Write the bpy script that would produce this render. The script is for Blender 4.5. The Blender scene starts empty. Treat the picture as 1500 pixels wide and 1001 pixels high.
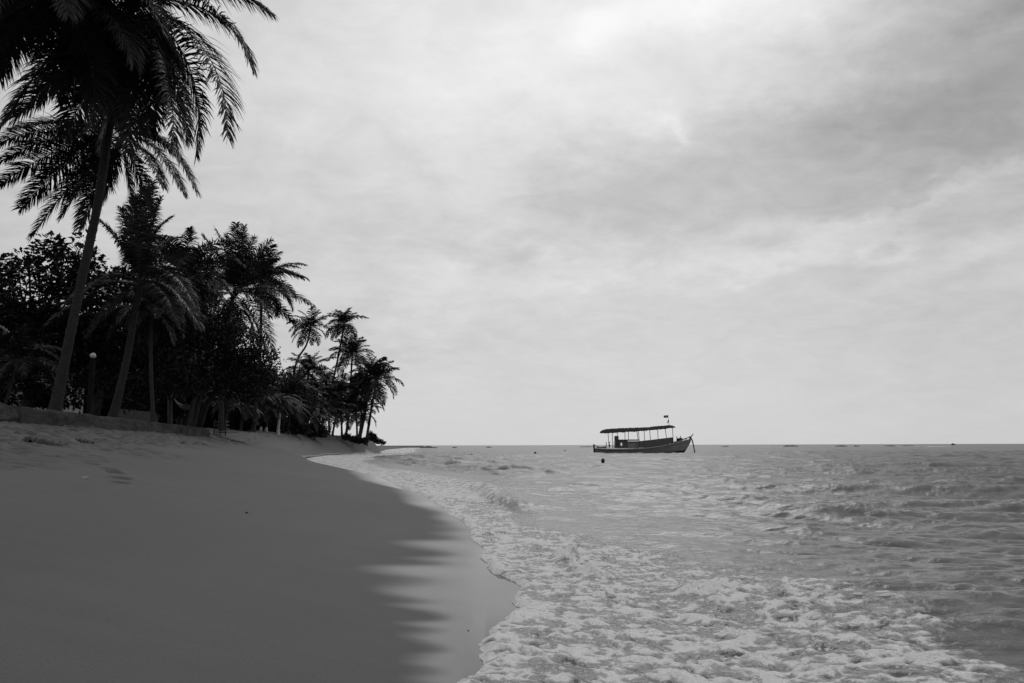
import bpy, math, random
import numpy as np
from mathutils import Vector, Matrix

C = bpy.context.scene.collection
R = math.radians
rng = np.random.default_rng(11)
random.seed(11)

# ------------------------------------------------------------------ camera
F = 1167.0                                # focal length in pixels of the 1500 px wide photograph
CAM = Vector((0, 0, 1.35))
PITCH, ROLL = math.atan(151.9 / F), R(0.17)
cam_d = bpy.data.cameras.new("camera")
cam = bpy.data.objects.new("camera", cam_d); C.objects.link(cam)
cam_d.sensor_width = 36; cam_d.lens = F / 1500 * 36
cam_d.clip_start = 0.05; cam_d.clip_end = 30000
CM = Matrix.Rotation(R(90) + PITCH, 4, 'X') @ Matrix.Rotation(-ROLL, 4, 'Z')
cam.matrix_world = Matrix.Translation(CAM) @ CM
bpy.context.scene.camera = cam
CM3 = CM.to_3x3()

def ray(u, v):
    return CM3 @ Vector(((u - 750) / F, -(v - 500.5) / F, -1))
def P(u, v, Y):                           # the point seen at (u, v) that lies Y metres ahead
    d = ray(u, v); return CAM + d * (Y / d.y)
def G(u, v, z=0.0):                       # the point seen at (u, v) on the level z
    d = ray(u, v); return CAM + d * ((z - CAM.z) / d.z)

# ------------------------------------------------------------------ noise
def _h(ix, iy, s):
    n = (ix.astype(np.int64) * 374761393 + iy.astype(np.int64) * 668265263 + s * 1442695041) & 0xffffffff
    n = ((n ^ (n >> 13)) * 1274126177) & 0xffffffff
    return ((n ^ (n >> 16)) & 0xffff) / 65535.0 * 2 * np.pi
def noise(x, y, s=0):
    x = np.asarray(x, float); y = np.asarray(y, float)
    ix, iy = np.floor(x), np.floor(y); fx, fy = x - ix, y - iy
    u = fx * fx * fx * (fx * (fx * 6 - 15) + 10); v = fy * fy * fy * (fy * (fy * 6 - 15) + 10)
    def g(a, b):
        t = _h(ix + a, iy + b, s); return np.cos(t) * (fx - a) + np.sin(t) * (fy - b)
    a = g(0, 0) * (1 - u) + g(1, 0) * u
    b = g(0, 1) * (1 - u) + g(1, 1) * u
    return (a * (1 - v) + b * v) * 1.5
def fbm(x, y, s=0, o=4):
    r = 0; a = 1.0; k = 0
    for i in range(o):
        r = r + a * noise(x * 2 ** i + 17.3 * i, y * 2 ** i - 9.1 * i, s + i); k += a; a *= .5
    return r / k
def sst(a, b, x):
    t = np.clip((x - a) / (b - a), 0, 1); return t * t * (3 - 2 * t)

# ------------------------------------------------------------------ mesh helpers
def mesh_np(name, V, Q, smooth=True):
    me = bpy.data.meshes.new(name)
    V = np.ascontiguousarray(V, np.float32).reshape(-1, 3); Q = np.ascontiguousarray(Q, np.int32)
    k = Q.shape[1]
    me.vertices.add(len(V)); me.vertices.foreach_set("co", V.ravel())
    me.loops.add(Q.size); me.loops.foreach_set("vertex_index", Q.ravel())
    me.polygons.add(len(Q)); me.polygons.foreach_set("loop_start", np.arange(0, Q.size, k, dtype=np.int32))
    me.polygons.foreach_set("use_smooth", np.full(len(Q), smooth))
    me.update(calc_edges=True); return me

class MB:
    def __init__(s): s.v = []; s.f = []
    def tube(s, pts, rad, n=8, caps=True, rough=0.0):
        pts = [Vector(p) for p in pts]; b = len(s.v); K = len(pts)
        if not hasattr(rad, '__len__'): rad = [rad] * K
        for i, p in enumerate(pts):
            t = (pts[min(i + 1, K - 1)] - pts[max(i - 1, 0)]).normalized()
            a = t.cross(Vector((0.13, 1, 0.05))); a = a.normalized() if a.length > .05 else t.cross(Vector((1, 0, 0))).normalized()
            c = t.cross(a)
            for j in range(n):
                w = 2 * math.pi * j / n; r = rad[i] * (1 + rough * random.uniform(-1, 1))
                s.v.append(p + a * (r * math.cos(w)) + c * (r * math.sin(w)))
        for i in range(K - 1):
            for j in range(n):
                q = b + i * n; s.f.append((q + j, q + (j + 1) % n, q + n + (j + 1) % n, q + n + j))
        if caps:
            s.f.append(tuple(b + j for j in range(n))[::-1]); s.f.append(tuple(b + (K - 1) * n + j for j in range(n)))
        return s
    def box(s, lo, hi, M=None, bev=0.0):
        lo = Vector(lo); hi = Vector(hi); b = len(s.v)
        x = [(0, 0, 0), (1, 0, 0), (1, 1, 0), (0, 1, 0), (0, 0, 1), (1, 0, 1), (1, 1, 1), (0, 1, 1)]
        for c in x:
            p = Vector([lo[i] + (hi[i] - lo[i]) * c[i] for i in range(3)])
            s.v.append(M @ p if M else p)
        for f in ((0, 3, 2, 1), (4, 5, 6, 7), (0, 1, 5, 4), (1, 2, 6, 5), (2, 3, 7, 6), (3, 0, 4, 7)):
            s.f.append(tuple(b + i for i in f))
        return s
    def ball(s, c, r, sc=(1, 1, 1), n=14, m=9, lump=0.0, seed=0):
        b = len(s.v); c = Vector(c)
        for i in range(m + 1):
            th = math.pi * i / m
            for j in range(n):
                ph = 2 * math.pi * j / n
                d = Vector((math.sin(th) * math.cos(ph), math.sin(th) * math.sin(ph), math.cos(th)))
                k = 1 + lump * float(noise(d.x * 2 + seed + d.z, d.y * 2 + d.z * 1.7 - seed, seed)) if lump else 1
                s.v.append(c + Vector((d.x * sc[0], d.y * sc[1], d.z * sc[2])) * (r * k))
        for i in range(m):
            for j in range(n):
                q = b + i * n; s.f.append((q + j, q + n + j, q + n + (j + 1) % n, q + (j + 1) % n))
        return s
    def loft(s, rows, close=False):
        b = len(s.v); n = len(rows[0])
        for r in rows: s.v += [Vector(p) for p in r]
        for i in range(len(rows) - 1):
            for j in range(n if close else n - 1):
                q = b + i * n; s.f.append((q + j, q + (j + 1) % n, q + n + (j + 1) % n, q + n + j))
        return s
    def build(s, name, mat, parent=None, smooth=True, bevel=0.0):
        me = bpy.data.meshes.new(name); me.from_pydata([tuple(v) for v in s.v], [], s.f)
        me.polygons.foreach_set("use_smooth", [smooth] * len(me.polygons)); me.update()
        o = link(name, me, mat, parent)
        if bevel:
            m = o.modifiers.new("b", 'BEVEL'); m.width = bevel; m.segments = 2; m.limit_method = 'ANGLE'
        return o

def link(name, me, mat, parent=None):
    o = bpy.data.objects.new(name, me); C.objects.link(o)
    if mat and not me.materials: me.materials.append(mat)
    if parent: o.parent = parent
    return o
def tag(o, label, cat, group=None):
    o['label'] = label; o['category'] = cat
    if group: o['group'] = group
    return o
def thing(name, loc, label, cat, group=None, rz=0):
    o = bpy.data.objects.new(name, None); C.objects.link(o); o.location = loc; o.rotation_euler = (0, 0, rz)
    o.empty_display_size = .2
    return tag(o, label, cat, group)
def part(o, t):                            # parent o to t keeping o's world-space vertices
    o.parent = t; o.matrix_parent_inverse = Matrix.Translation(-Vector(t.location)); return o

# ------------------------------------------------------------------ materials
def new_mat(name):
    m = bpy.data.materials.new(name); m.use_nodes = True
    nt = m.node_tree; b = nt.nodes["Principled BSDF"]; return m, nt, b
def N(nt, t, **kw):
    n = nt.nodes.new(t)
    for k, v in kw.items(): setattr(n, k, v)
    return n
def mth(nt, op, a, b=None, c=None, clamp=False):
    n = nt.nodes.new("ShaderNodeMath"); n.operation = op; n.use_clamp = clamp
    for i, x in enumerate((a, b, c)):
        if x is None: continue
        if isinstance(x, (int, float)): n.inputs[i].default_value = x
        else: nt.links.new(x, n.inputs[i])
    return n.outputs[0]
def mrange(nt, x, a, b, c, d, smooth=False):
    n = nt.nodes.new("ShaderNodeMapRange"); n.clamp = True
    if smooth: n.interpolation_type = 'SMOOTHSTEP'
    nt.links.new(x, n.inputs[0])
    for i, v in enumerate((a, b, c, d)): n.inputs[i + 1].default_value = v
    return n.outputs[0]
def nz(nt, vec, scale, detail=4, rough=.55, dist=0.0):
    n = nt.nodes.new("ShaderNodeTexNoise"); n.inputs["Scale"].default_value = scale
    n.inputs["Detail"].default_value = detail; n.inputs["Roughness"].default_value = rough; n.inputs["Distortion"].default_value = dist
    if vec is not None: nt.links.new(vec, n.inputs["Vector"])
    return n.outputs[0]
def mapping(nt, vec, scale=(1, 1, 1), rot=(0, 0, 0)):
    n = nt.nodes.new("ShaderNodeMapping"); n.inputs["Scale"].default_value = scale; n.inputs["Rotation"].default_value = rot
    nt.links.new(vec, n.inputs["Vector"]); return n.outputs[0]

def simple(name, g, rough=.7, var=.3, scale=4, spec=.3, bump=0.0, stretch=(1, 1, 1), obj_var=0.0):
    m, nt, b = new_mat(name)
    tc = N(nt, "ShaderNodeTexCoord").outputs["Object"]
    v = mapping(nt, tc, stretch)
    n = nz(nt, v, scale, 5)
    val = mth(nt, 'MULTIPLY', mrange(nt, n, .3, .7, 1 - var, 1 + var), g)
    if obj_var:
        oi = N(nt, "ShaderNodeObjectInfo").outputs["Random"]
        val = mth(nt, 'MULTIPLY', val, mrange(nt, oi, 0, 1, 1 - obj_var, 1 + obj_var))
    cc = N(nt, "ShaderNodeCombineColor")
    for i in range(3): nt.links.new(val, cc.inputs[i])
    nt.links.new(cc.outputs[0], b.inputs["Base Color"])
    b.inputs["Roughness"].default_value = rough; b.inputs["Specular IOR Level"].default_value = spec
    if bump:
        bp = N(nt, "ShaderNodeBump"); bp.inputs["Strength"].default_value = 1; bp.inputs["Distance"].default_value = bump
        nt.links.new(nz(nt, v, scale * 3, 5), bp.inputs["Height"]); nt.links.new(bp.outputs[0], b.inputs["Normal"])
    return m

M = dict(
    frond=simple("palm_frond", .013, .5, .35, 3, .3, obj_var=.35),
    dry=simple("dry_frond", .26, .8, .3, 5, .1),
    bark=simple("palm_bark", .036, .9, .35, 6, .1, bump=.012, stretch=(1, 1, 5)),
    whitewash=simple("whitewashed_bark", .42, .9, .3, 5, .1, bump=.01),
    wood=simple("tree_bark", .04, .9, .4, 7, .1, bump=.02, stretch=(1, 1, .4)),
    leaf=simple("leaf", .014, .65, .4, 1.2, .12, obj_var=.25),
    leaf_pale=simple("leaf_paler", .025, .65, .4, .9, .15),  # paler version of the leaf colour, used on the spreading tree
    wall=simple("seawall_stone", .045, .95, .55, 2.6, .1, bump=.08, stretch=(1, .3, 1)),
    post=simple("lamp_column", .010, .9, .3, 6, .03),
    globe=simple("milky_glass", .40, .25, .05, 3, .5),
    house=simple("house_plaster", .32, .9, .2, 1.2, .1),
    trim=simple("white_trim", .6, .7, .1, 4, .2),
    dark=simple("dark_paint", .025, .6, .3, 5, .3),
    roof=simple("roof_tile", .06, .9, .35, 6, .1),
    plank=simple("weathered_plank", .10, .9, .35, 7, .1, stretch=(1, 6, 1)),
    cloth=simple("canvas", .22, .9, .15, 4, .05),
    hull=simple("hull_paint", .19, .45, .3, 1.5, .35, stretch=(.4, 1, 3)),
    hull_dark=simple("hull_bottom_paint", .012, .5, .3, 2, .3),
    rail=simple("faded_rail_paint", .24, .7, .25, 3, .2),
    thatch=simple("canopy_cover", .04, .95, .5, 7, .05, bump=.05),
    cabin=simple("cabin_paint", .17, .7, .2, 3, .2),
    cabin_dark=simple("cabin_dark_paint", .08, .7, .25, 3, .2),
    metal=simple("painted_post", .06, .6, .2, 6, .3),
    rope=simple("tarred_rope", .015, .9, .3, 20, .1),
    flag=simple("flag_cloth", .05, .9, .35, 4, .05),
    flag_pale=simple("flag_cloth_pale", .3, .9, .2, 4, .05),
    buoy=simple("buoy_plastic", .012, .45, .3, 6, .3),
    rock=simple("reef_rock", .15, .9, .4, 2, .1, bump=.1),
    weed=simple("seaweed", .03, .7, .4, 10, .3, bump=.01),
    pale=simple("pale_plaster", .26, .9, .3, 6, .1),
)

# ------------------------------------------------------------------ the lie of the land
# water's edge: (pixel u, v, height of the swash there)
edge_px = [(683, 998, .03), (719, 968, .03), (704, 946, .03), (711, 926, .03), (748, 904, .03), (764, 889, .035), (747, 880, .035), (766, 860, .04),
           (756, 850, .04), (724, 838, .045), (703, 816, .05), (716, 806, .05), (690, 792, .055), (692, 781, .06), (676, 768, .07), (655, 757, .08), (648, 746, .09),
           (630, 735, .10), (607, 724, .12), (562, 700, .2), (520, 693, .28), (498, 688, .32), (472, 682, .36), (449, 672, .40)]
ep = [(G(u, v, z), z) for u, v, z in edge_px]
SY = [-60, -12, -3, 1.5, 3.2] + [p.y for p, z in ep] + [94, 112, 130, 170, 265, 600, 3000, 9000]
SX = [3.5, .9, -.2, -.75, -.62] + [p.x for p, z in ep] + [-21.9, -21.6, -21.2, -28, -41, -74, -330, -900]
SZ = [.03] * 5 + [z for p, z in ep] + [.2, .16, .12, .1, .08, .05, .05, .05]
o_ = np.argsort(SY, kind='stable'); SY = np.array(SY)[o_]; SX = np.array(SX)[o_]; SZ = np.array(SZ)[o_]
# foot of the wall / top of the beach
BY = np.array([-60, 0, 10, 19.6, 30, 40, 46, 52, 60, 80, 100, 115, 130, 150, 170, 265, 600, 3000, 9000.])
BX = np.array([-6, -9.1, -10.9, -12.6, -14.5, -16.3, -17.4, -18.4, -20, -23.5, -26, -25.7, -24.7, -26, -29.5, -46, -84, -345, -930.])
BZ = np.array([1.92, 1.92, 1.93, 1.94, 1.95, 1.93, 1.86, 2.1, 2.4, 2.65, 2.8, 2.8, 2.7, 2.2, 1.3, .9, .7, .7, .7])
TZ = np.array([2.35, 2.35, 2.35, 2.35, 2.34, 2.33, 2.31, 2.35, 2.55, 2.8, 2.95, 2.95, 2.85, 2.35, 1.6, 1.2, 1.0, 1., 1.])
WALL_END = 46.0

feet = []                                  # footprints: x, y, heading
for u, v, a in ((138, 668, .2), (146, 676, .25), (150, 673, .2), (158, 687, .3), (163, 690, .2), (168, 693, .3), (172, 700, .3), (178, 702, .25), (174, 708, .3), (133, 680, .1), (124, 668, .2), (120, 662, .2)):
    feet.append((u, v, a))

def ground(X, Y):
    X = np.asarray(X, float); Y = np.asarray(Y, float)
    xs = np.interp(Y, SY, SX); zs = np.interp(Y, SY, SZ); xb = np.interp(Y, BY, BX); zb = np.interp(Y, BY, BZ); zt = np.interp(Y, BY, TZ)
    # the water's edge wiggles, the sand below it does not
    xs = np.where(Y < 20, np.interp(Y, [-60, -5, 4, 12, 20], [3.5, .2, -.15, -.35, -1.95]), xs)
    zs = np.where(Y < 20, np.interp(Y, [-5, 5, 12, 20], [.02, .025, .05, .11]), zs)
    t = (xs - X) / np.maximum(xs - xb, .5)
    tc = np.clip(t, 0, 1)
    z = zs + (zb - zs) * (1.3 * tc - .3 * tc * tc)
    z = np.where(t < 0, zs - .055 * np.minimum(X - xs, 14) - .01 * np.clip(X - xs - 14, 0, 400), z)
    back = xb - X
    up = np.where(Y < WALL_END, sst(.12, .3, back), sst(-.5, 2.5, back))
    z = z + np.where(t > .9, up * (zt - zb), 0) + (np.clip(back, 0, 20) * .04 + np.clip(back - 20, 0, 60) * .01) * (Y < 300)
    return z, t, xs
def gz(x, y): return float(ground(np.array([x]), np.array([y]))[0][0])
def on(u, Y):                              # the spot on the ground that stands in pixel column u, Y ahead
    p = P(u, 600, Y); return Vector((p.x, Y, gz(p.x, Y)))

def behind(u, back=.45):                    # the spot in pixel column u that lies `back` metres behind the face of the wall
    Yd = 15.0
    while Yd < 70 and P(u, 600, Yd).x > float(np.interp(Yd, BY, BX)) - back: Yd += .05
    return on(u, Yd)
FEET = []
for u, v, a in feet:                       # march the view ray to the sand
    d = ray(u, v); k = 3.0
    while k < 60:
        p = CAM + d * k
        if p.z < gz(p.x, p.y): break
        k += .05
    FEET.append((p.x, p.y, a))

def polar(rows, cols):
    r, a = np.meshgrid(rows, cols, indexing='ij')
    return r * np.sin(a), r * np.cos(a), r
def grid_faces(nr, nc, keep, wrap=False):
    i, j = np.meshgrid(np.arange(nr - 1), np.arange(nc - 1), indexing='ij')
    q = np.stack([i * nc + j, i * nc + j + 1, (i + 1) * nc + j + 1, (i + 1) * nc + j], -1).reshape(-1, 4)
    q = q[:, ::-1]
    return q[keep.ravel()[q].any(1)]
def logrows(*seg):
    r = [seg[0]]
    for i in range(1, len(seg), 2):
        while r[-1] < seg[i]: r.append(r[-1] * (1 + seg[i + 1]))
    return np.array(r)
def attr(me, name, val):
    a = me.attributes.new(name, 'FLOAT', 'POINT'); a.data.foreach_set("value", np.ascontiguousarray(val, np.float32).ravel())

# ------------------------------------------------------------------ sand
def angles(lo, hi, step, coarse):
    return np.concatenate([np.arange(-180, lo, coarse), np.arange(lo, hi, step), np.arange(hi, 180.001, coarse)]) * np.pi / 180
rows = logrows(.3, 3, .05, 30, .0045, 120, .012, 14000, .06)
cols = angles(-40, 12, .09, 1.5)
X, Y, RR = polar(rows, cols)
Z, T, XS = ground(X, Y)
rough = sst(.50, .66, T + .16 * fbm(X * .6, Y * .3, 5)) * (RR < 150)
Z = Z + .015 * fbm(X * .35, Y * .35, 3) * sst(.05, .3, T)
Z = Z + rough * (.11 * fbm(X * 2.2, Y * 2.2, 21, 3) + .16 * np.minimum(noise(X * 2.6, Y * 2.6, 31) + .1, 0))
Z = Z + (T > 1) * .06 * fbm(X * .8, Y * .8, 8)
for fx, fy, a in FEET:
    dx = (X - fx) * math.cos(a) - (Y - fy) * math.sin(a); dy = (X - fx) * math.sin(a) + (Y - fy) * math.cos(a)
    q = (dx / .07) ** 2 + (dy / .12) ** 2
    Z = Z - .13 * np.exp(-q ** 2) + .008 * np.exp(-(np.sqrt(q) - 1.5) ** 2 * 5)
s_land = (XS - X)
# the sheet of water left by the last wave: fingers that run back to the sea
wid = np.interp(Y, [0, 5, 7, 9, 12, 17, 30, 50, 80, 120], [.10, .38, .80, .76, .66, .85, 1.15, .4, .2, .2])
sc_ = np.maximum(.8, Y / 7.5)
yy = Y + .10 * noise(X * .9, Y * .8 / sc_, 44) * sc_ - .10 * X
ph = -55.8 * np.maximum(Y * (1 + .17 * np.clip(s_land, 0, 3)), 2) ** -.7   # streaks drawn obliquely by the backwash
fing = .30 * np.sin(6.283 * (ph + .35 * noise(X * .15, ph * .45, 60) + .12 * X)) * (.6 + .5 * noise(X * .1, ph * .6, 62)) + noise(X * .12, ph * .75, 61) * .75 + .25 * noise(X * .3, ph * 2.3, 65)
sn = s_land / np.maximum(wid * 1.35, .12)
wet = sst(-.12, 1.08, .80 - .70 * sn +   .46 * fing * sst(.05, .6, sn) * (1 - sst(.75, 1.5, sn)))
wet = np.maximum(wet, .9 * (1 - sst(.05, .3, s_land)))
wet = wet * (1 - sst(112, 126, Y))
me = mesh_np("sand", np.stack([X, Y, Z], -1), grid_faces(*X.shape, np.ones_like(X, bool)))
attr(me, "wet", wet); attr(me, "rough", rough); attr(me, "inland", (T > 1.0).astype(float))

m, nt, b = new_mat("sand")
tc = N(nt, "ShaderNodeTexCoord").outputs["Object"]
wetn = N(nt, "ShaderNodeAttribute", attribute_name="wet").outputs["Fac"]
rgn = N(nt, "ShaderNodeAttribute", attribute_name="rough").outputs["Fac"]
inl = N(nt, "ShaderNodeAttribute", attribute_name="inland").outputs["Fac"]
big = nz(nt, mapping(nt, tc, (.5, .22, 1)), .6, 5, .6)
grain = nz(nt, tc, 70, 3, .7)
val = mth(nt, 'MULTIPLY', mrange(nt, big, .3, .7, .088, .110), mrange(nt, grain, .25, .75, .86, 1.14))
streak = nz(nt, mapping(nt, tc, (.35, 2.2, 1), (0, 0, .25)), 1.3, 6, .65, .4)
val = mth(nt, 'MULTIPLY', val, mrange(nt, streak, .3, .7, .95, 1.04))
val = mth(nt, 'MULTIPLY', val, mrange(nt, wetn, 0, 1, 1, .8))
pit_shade = mrange(nt, nz(nt, mapping(nt, tc, (.8, .5, .8)), 5, 5, .7), .46, .62, 1.0, .42)  # shade of the pits in the rough sand, painted as dark mottling
sp = N(nt, "ShaderNodeMix", data_type='FLOAT'); nt.links.new(rgn, sp.inputs[0]); sp.inputs[2].default_value = 1; nt.links.new(pit_shade, sp.inputs[3])
val = mth(nt, 'MULTIPLY', val, sp.outputs[0])
lit = mrange(nt, nz(nt, tc, 1.7, 6, .7), .42, .6, .5, 1.0)          # leaf litter behind the wall
sp2 = N(nt, "ShaderNodeMix", data_type='FLOAT'); nt.links.new(inl, sp2.inputs[0]); sp2.inputs[2].default_value = 1; nt.links.new(lit, sp2.inputs[3])
val = mth(nt, 'MULTIPLY', val, sp2.outputs[0])
cc = N(nt, "ShaderNodeCombineColor")
for i in range(3): nt.links.new(val, cc.inputs[i])
nt.links.new(cc.outputs[0], b.inputs["Base Color"])
nt.links.new(mrange(nt, wetn, .15, .9, .75, .05), b.inputs["Roughness"])
nt.links.new(mrange(nt, wetn, .1, .9, .12, .5), b.inputs["Specular IOR Level"])
b.inputs["IOR"].default_value = 1.45
bp = N(nt, "ShaderNodeBump"); bp.inputs["Distance"].default_value = .006
nt.links.new(mrange(nt, wetn, 0, .8, .5, .02), bp.inputs["Strength"])
hh = mth(nt, 'ADD', mth(nt, 'MULTIPLY', nz(nt, tc, 35, 4, .6), .5), nz(nt, mapping(nt, tc, (1, .4, 1)), 3.5, 4))
nt.links.new(hh, bp.inputs["Height"]); nt.links.new(bp.outputs[0], b.inputs["Normal"])
o = link("sand", me, m); o['kind'] = 'structure'

# ------------------------------------------------------------------ sea
def fft_tile(L, n, wind, lmin, lpeak, seed, rms, spread=2):
    r = np.random.default_rng(seed)
    k = np.fft.fftfreq(n, L / n) * 2 * np.pi
    kx, ky = np.meshgrid(k, k, indexing='ij'); kk = np.hypot(kx, ky); kk[0, 0] = 1
    cosw = (kx * wind[0] + ky * wind[1]) / kk
    kp = 2 * np.pi / lpeak
    S = np.exp(-1.25 * (kp / kk) ** 2) * kk ** -3.6 * np.abs(cosw) ** (2 * spread) * np.exp(-(kk * lmin / 6.28) ** 2)
    S[0, 0] = 0; S = np.where(cosw > 0, S, S * .05)
    A = np.sqrt(S) * (r.normal(size=S.shape) + 1j * r.normal(size=S.shape))
    h = np.real(np.fft.ifft2(A)); k_ = rms / h.std()
    dx = np.real(np.fft.ifft2(-1j * kx / kk * A)) * k_; dy = np.real(np.fft.ifft2(-1j * ky / kk * A)) * k_
    return h * k_, dx, dy, L
def sample(t, x, y, w):
    h, dx, dy, L = t; n = h.shape[0]
    fx = (x / L * n) % n; fy = (y / L * n) % n
    i = np.floor(fx).astype(int) % n; j = np.floor(fy).astype(int) % n; a = fx - np.floor(fx); c = fy - np.floor(fy)
    i1 = (i + 1) % n; j1 = (j + 1) % n
    g = lambda f: ((f[i, j] * (1 - a) + f[i1, j] * a) * (1 - c) + (f[i, j1] * (1 - a) + f[i1, j1] * a) * c) * w
    return g(h), g(dx), g(dy)

rows = logrows(1.2, 3, .02, 14, .0036, 160, .0045, 900, .012, 16000, .06)
cols = angles(-26, 38, .062, .8)
X, Y, RR = polar(rows, cols)
keep = X > np.interp(Y, SY, SX) - np.maximum(1.2, Y * .02)
xs = np.interp(Y, SY, SX); dxs = np.gradient(np.interp(np.linspace(-60, 300, 3000), SY, np.convolve(np.pad(SX, 2, 'edge'), [.2] * 5, 'valid')), np.linspace(-60, 300, 3000))
cosp = 1 / np.sqrt(1 + np.interp(Y, np.linspace(-60, 300, 3000), np.clip(dxs, -.6, .6)) ** 2)
sc_ = np.clip(Y / 10, 1, 6)
d = (X - xs) * cosp + (.10 * fbm(X * 2.1 / sc_, Y * 2.1 / sc_, 71, 3) + .045 * fbm(X * 7 / sc_, Y * 7 / sc_, 75, 3)) * sc_ ** .7 * (1 - .8 * sst(30, 60, Y))
zs_, _, _ = ground(X, Y)
wind = np.array([-.28, -.96])
tiles = [(fft_tile(83., 256, wind / np.hypot(*wind), .8, 9.0, 1, .052, 5), 4.5), (fft_tile(29., 256, (-.45, -.89), .25, 3.4, 2, .038, 3.2), 1.6),
         (fft_tile(9.7, 256, (-.1, -.99), .06, 1.1, 3, .014, 2.0), .5)]
WZ = np.zeros_like(X); WX = np.zeros_like(X); WY = np.zeros_like(X)
sp_ = RR * .005
deep = sst(.5, 7, d)
for k, (t, lam) in enumerate(tiles):
    w = 1 - sst(lam * .35, lam * 1.1, sp_)
    gust = 1 + .25 * fbm(X * .05, Y * .05, 90 + k, 3) * (k > 0)
    h, ax, ay = sample(t, X + 3 * k, Y, w * gust * (.25 + .75 * deep if k else deep))
    WZ += h; WX += ax; WY += ay
WZ = np.where(WZ > 0, WZ * (1 + 2.5 * np.minimum(WZ, .15)), WZ * .85)
# two small breakers rolling in towards the beach
def ridge(p0, p1, hgt, wf, wb, seed, bend=0.0):
    p0 = np.array(p0); p1 = np.array(p1); e = p1 - p0; L = np.hypot(*e); e /= L; nrm = np.array([e[1], -e[0]])   # seaward normal
    if nrm[0] < 0: nrm = -nrm
    u = (X - p0[0]) * e[0] + (Y - p0[1]) * e[1]; v = (X - p0[0]) * nrm[0] + (Y - p0[1]) * nrm[1]
    v = v + .5 * fbm(u * .35, u * 0 + seed, seed, 3) + bend * ((u / L - .5) ** 2)
    env = sst(-.12, .2, u / L) * (1 - sst(.75, 1.12, u / L)) * (1 + .5 * noise(u * .7, v * .2, seed + 3))
    prof = np.where(v < 0, np.exp(-(v / wf) ** 2), np.exp(-(v / wb) ** 2))
    return hgt * env * prof, env, v
r1, e1, v1 = ridge(G(690, 712, .1).xy, G(770, 752, .1).xy, .26, .28, 1.0, 101, -.8)
r2, e2, v2 = ridge(G(575, 672, .1).xy, G(850, 698, .1).xy, .13, .5, 1.6, 105, -2)
r3, e3, v3 = ridge(G(1130, 760, .1).xy, G(1200, 775, .1).xy, .09, .4, .8, 107, 0)
r4, e4, v4 = ridge(G(655, 742, .1).xy, G(735, 768, .1).xy, .10, .2, .9, 109, -.3)
WZ += r1 + r2 + r3 + r4
# foam: broad lacy sheet near the camera, a narrower band along the beach
fw = np.interp(Y, [0, 4.6, 7, 8, 9.2, 10.5, 12.5, 14.5, 17, 20, 27, 36, 50, 80, 130, 265], [3.0, 3.2, 3.4, 2.9, 2.3, 2.3, 1.35, 1.15, 1.5, 2.0, 3.2, 3.6, 3.6, 5.5, 6, 8])
en = .55 * fbm(X * 1.1, Y * 1.6, 111, 4) + .35 * fbm(X * .4, Y * .5, 115, 2)
foam = (1 - sst(-.45, .45, d - fw + en * fw ** .5 * .9)) * sst(-.02, .01, d)
near_taper = lambda y: 1 - sst(9, 14, y)
cell = .55 * fbm(X * 2.0 + .8 * noise(X * 2, Y * 2, 7), Y * 3.0 + .8 * noise(X * 2, Y * 2, 9), 121, 3) + .75 * fbm(X * 5.0 + .6 * noise(X * 4, Y * 4, 17), Y * 6.5 + .6 * noise(X * 4, Y * 4, 19), 125, 3)
lace = 1 - np.abs(noise(X * 4.6 + .5 * cell, Y * 6.0, 131)) * 1.9
lace2 = 1 - np.abs(noise(X * 10 + .6 * cell, Y * 13.0 + cell, 137)) * 1.9
billow = np.abs(noise(X * 2.4, Y * 3.2, 161)) * .6 + np.abs(noise(X * 5.4, Y * 7, 163)) * .36 + np.abs(noise(X * 12, Y * 14, 165)) * .14
strand = 1 - np.abs(noise(X * 1.9 + .6 * cell, Y * 3.4 + .5 * noise(X * 1.3, Y * 1.3, 141), 143)) * 2.2
cover = .43 + .85 * cell + .34 * (lace - .5) + .30 * (lace2 - .5) + .30 * (strand - .4) + .45 * (billow - .28)
cover = cover - .12 * np.clip(d / np.maximum(fw, .1), 0, 1.2) ** 2 * near_taper(Y)
cover = cover + .5 * np.exp(-np.maximum(d, 0) / .10)                     # thick foam lip on the front
farf = sst(14, 26, Y)
fm = foam * np.clip(cover + .12 - .15 * sst(.9, 1.0, d / np.maximum(fw, .1)), 0, 1)
fm = np.maximum(fm, np.clip(e1, 0, 1) * (v1 < .15) * (v1 > -1.6) * (.75 + .5 * cell) * np.clip(1.2 - sst(.55, .8, (Y < 19) * 1.0) * .8, 0, 1) * .9)
fm = np.maximum(fm, .5 * np.clip(e4, 0, 1) * (np.abs(v4) < .4) * (.5 + cell))
# stray flecks further out
flk = sst(.30, .42, fbm(X * .9, Y * 1.9, 151, 4)) * (1 - sst(6, 14, d)) * .35 * sst(.3, 1, d) * (1 - sst(2, 6, d))
fm = np.maximum(fm, flk * (.6 + lace2 * .4))
fm = np.maximum(fm, .9 * sst(.38, .5, noise(X * .035, Y * .02, 181)) * sst(330, 360, Y) * (1 - sst(420, 470, Y)))
fm = np.clip(fm, 0, 1)
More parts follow.
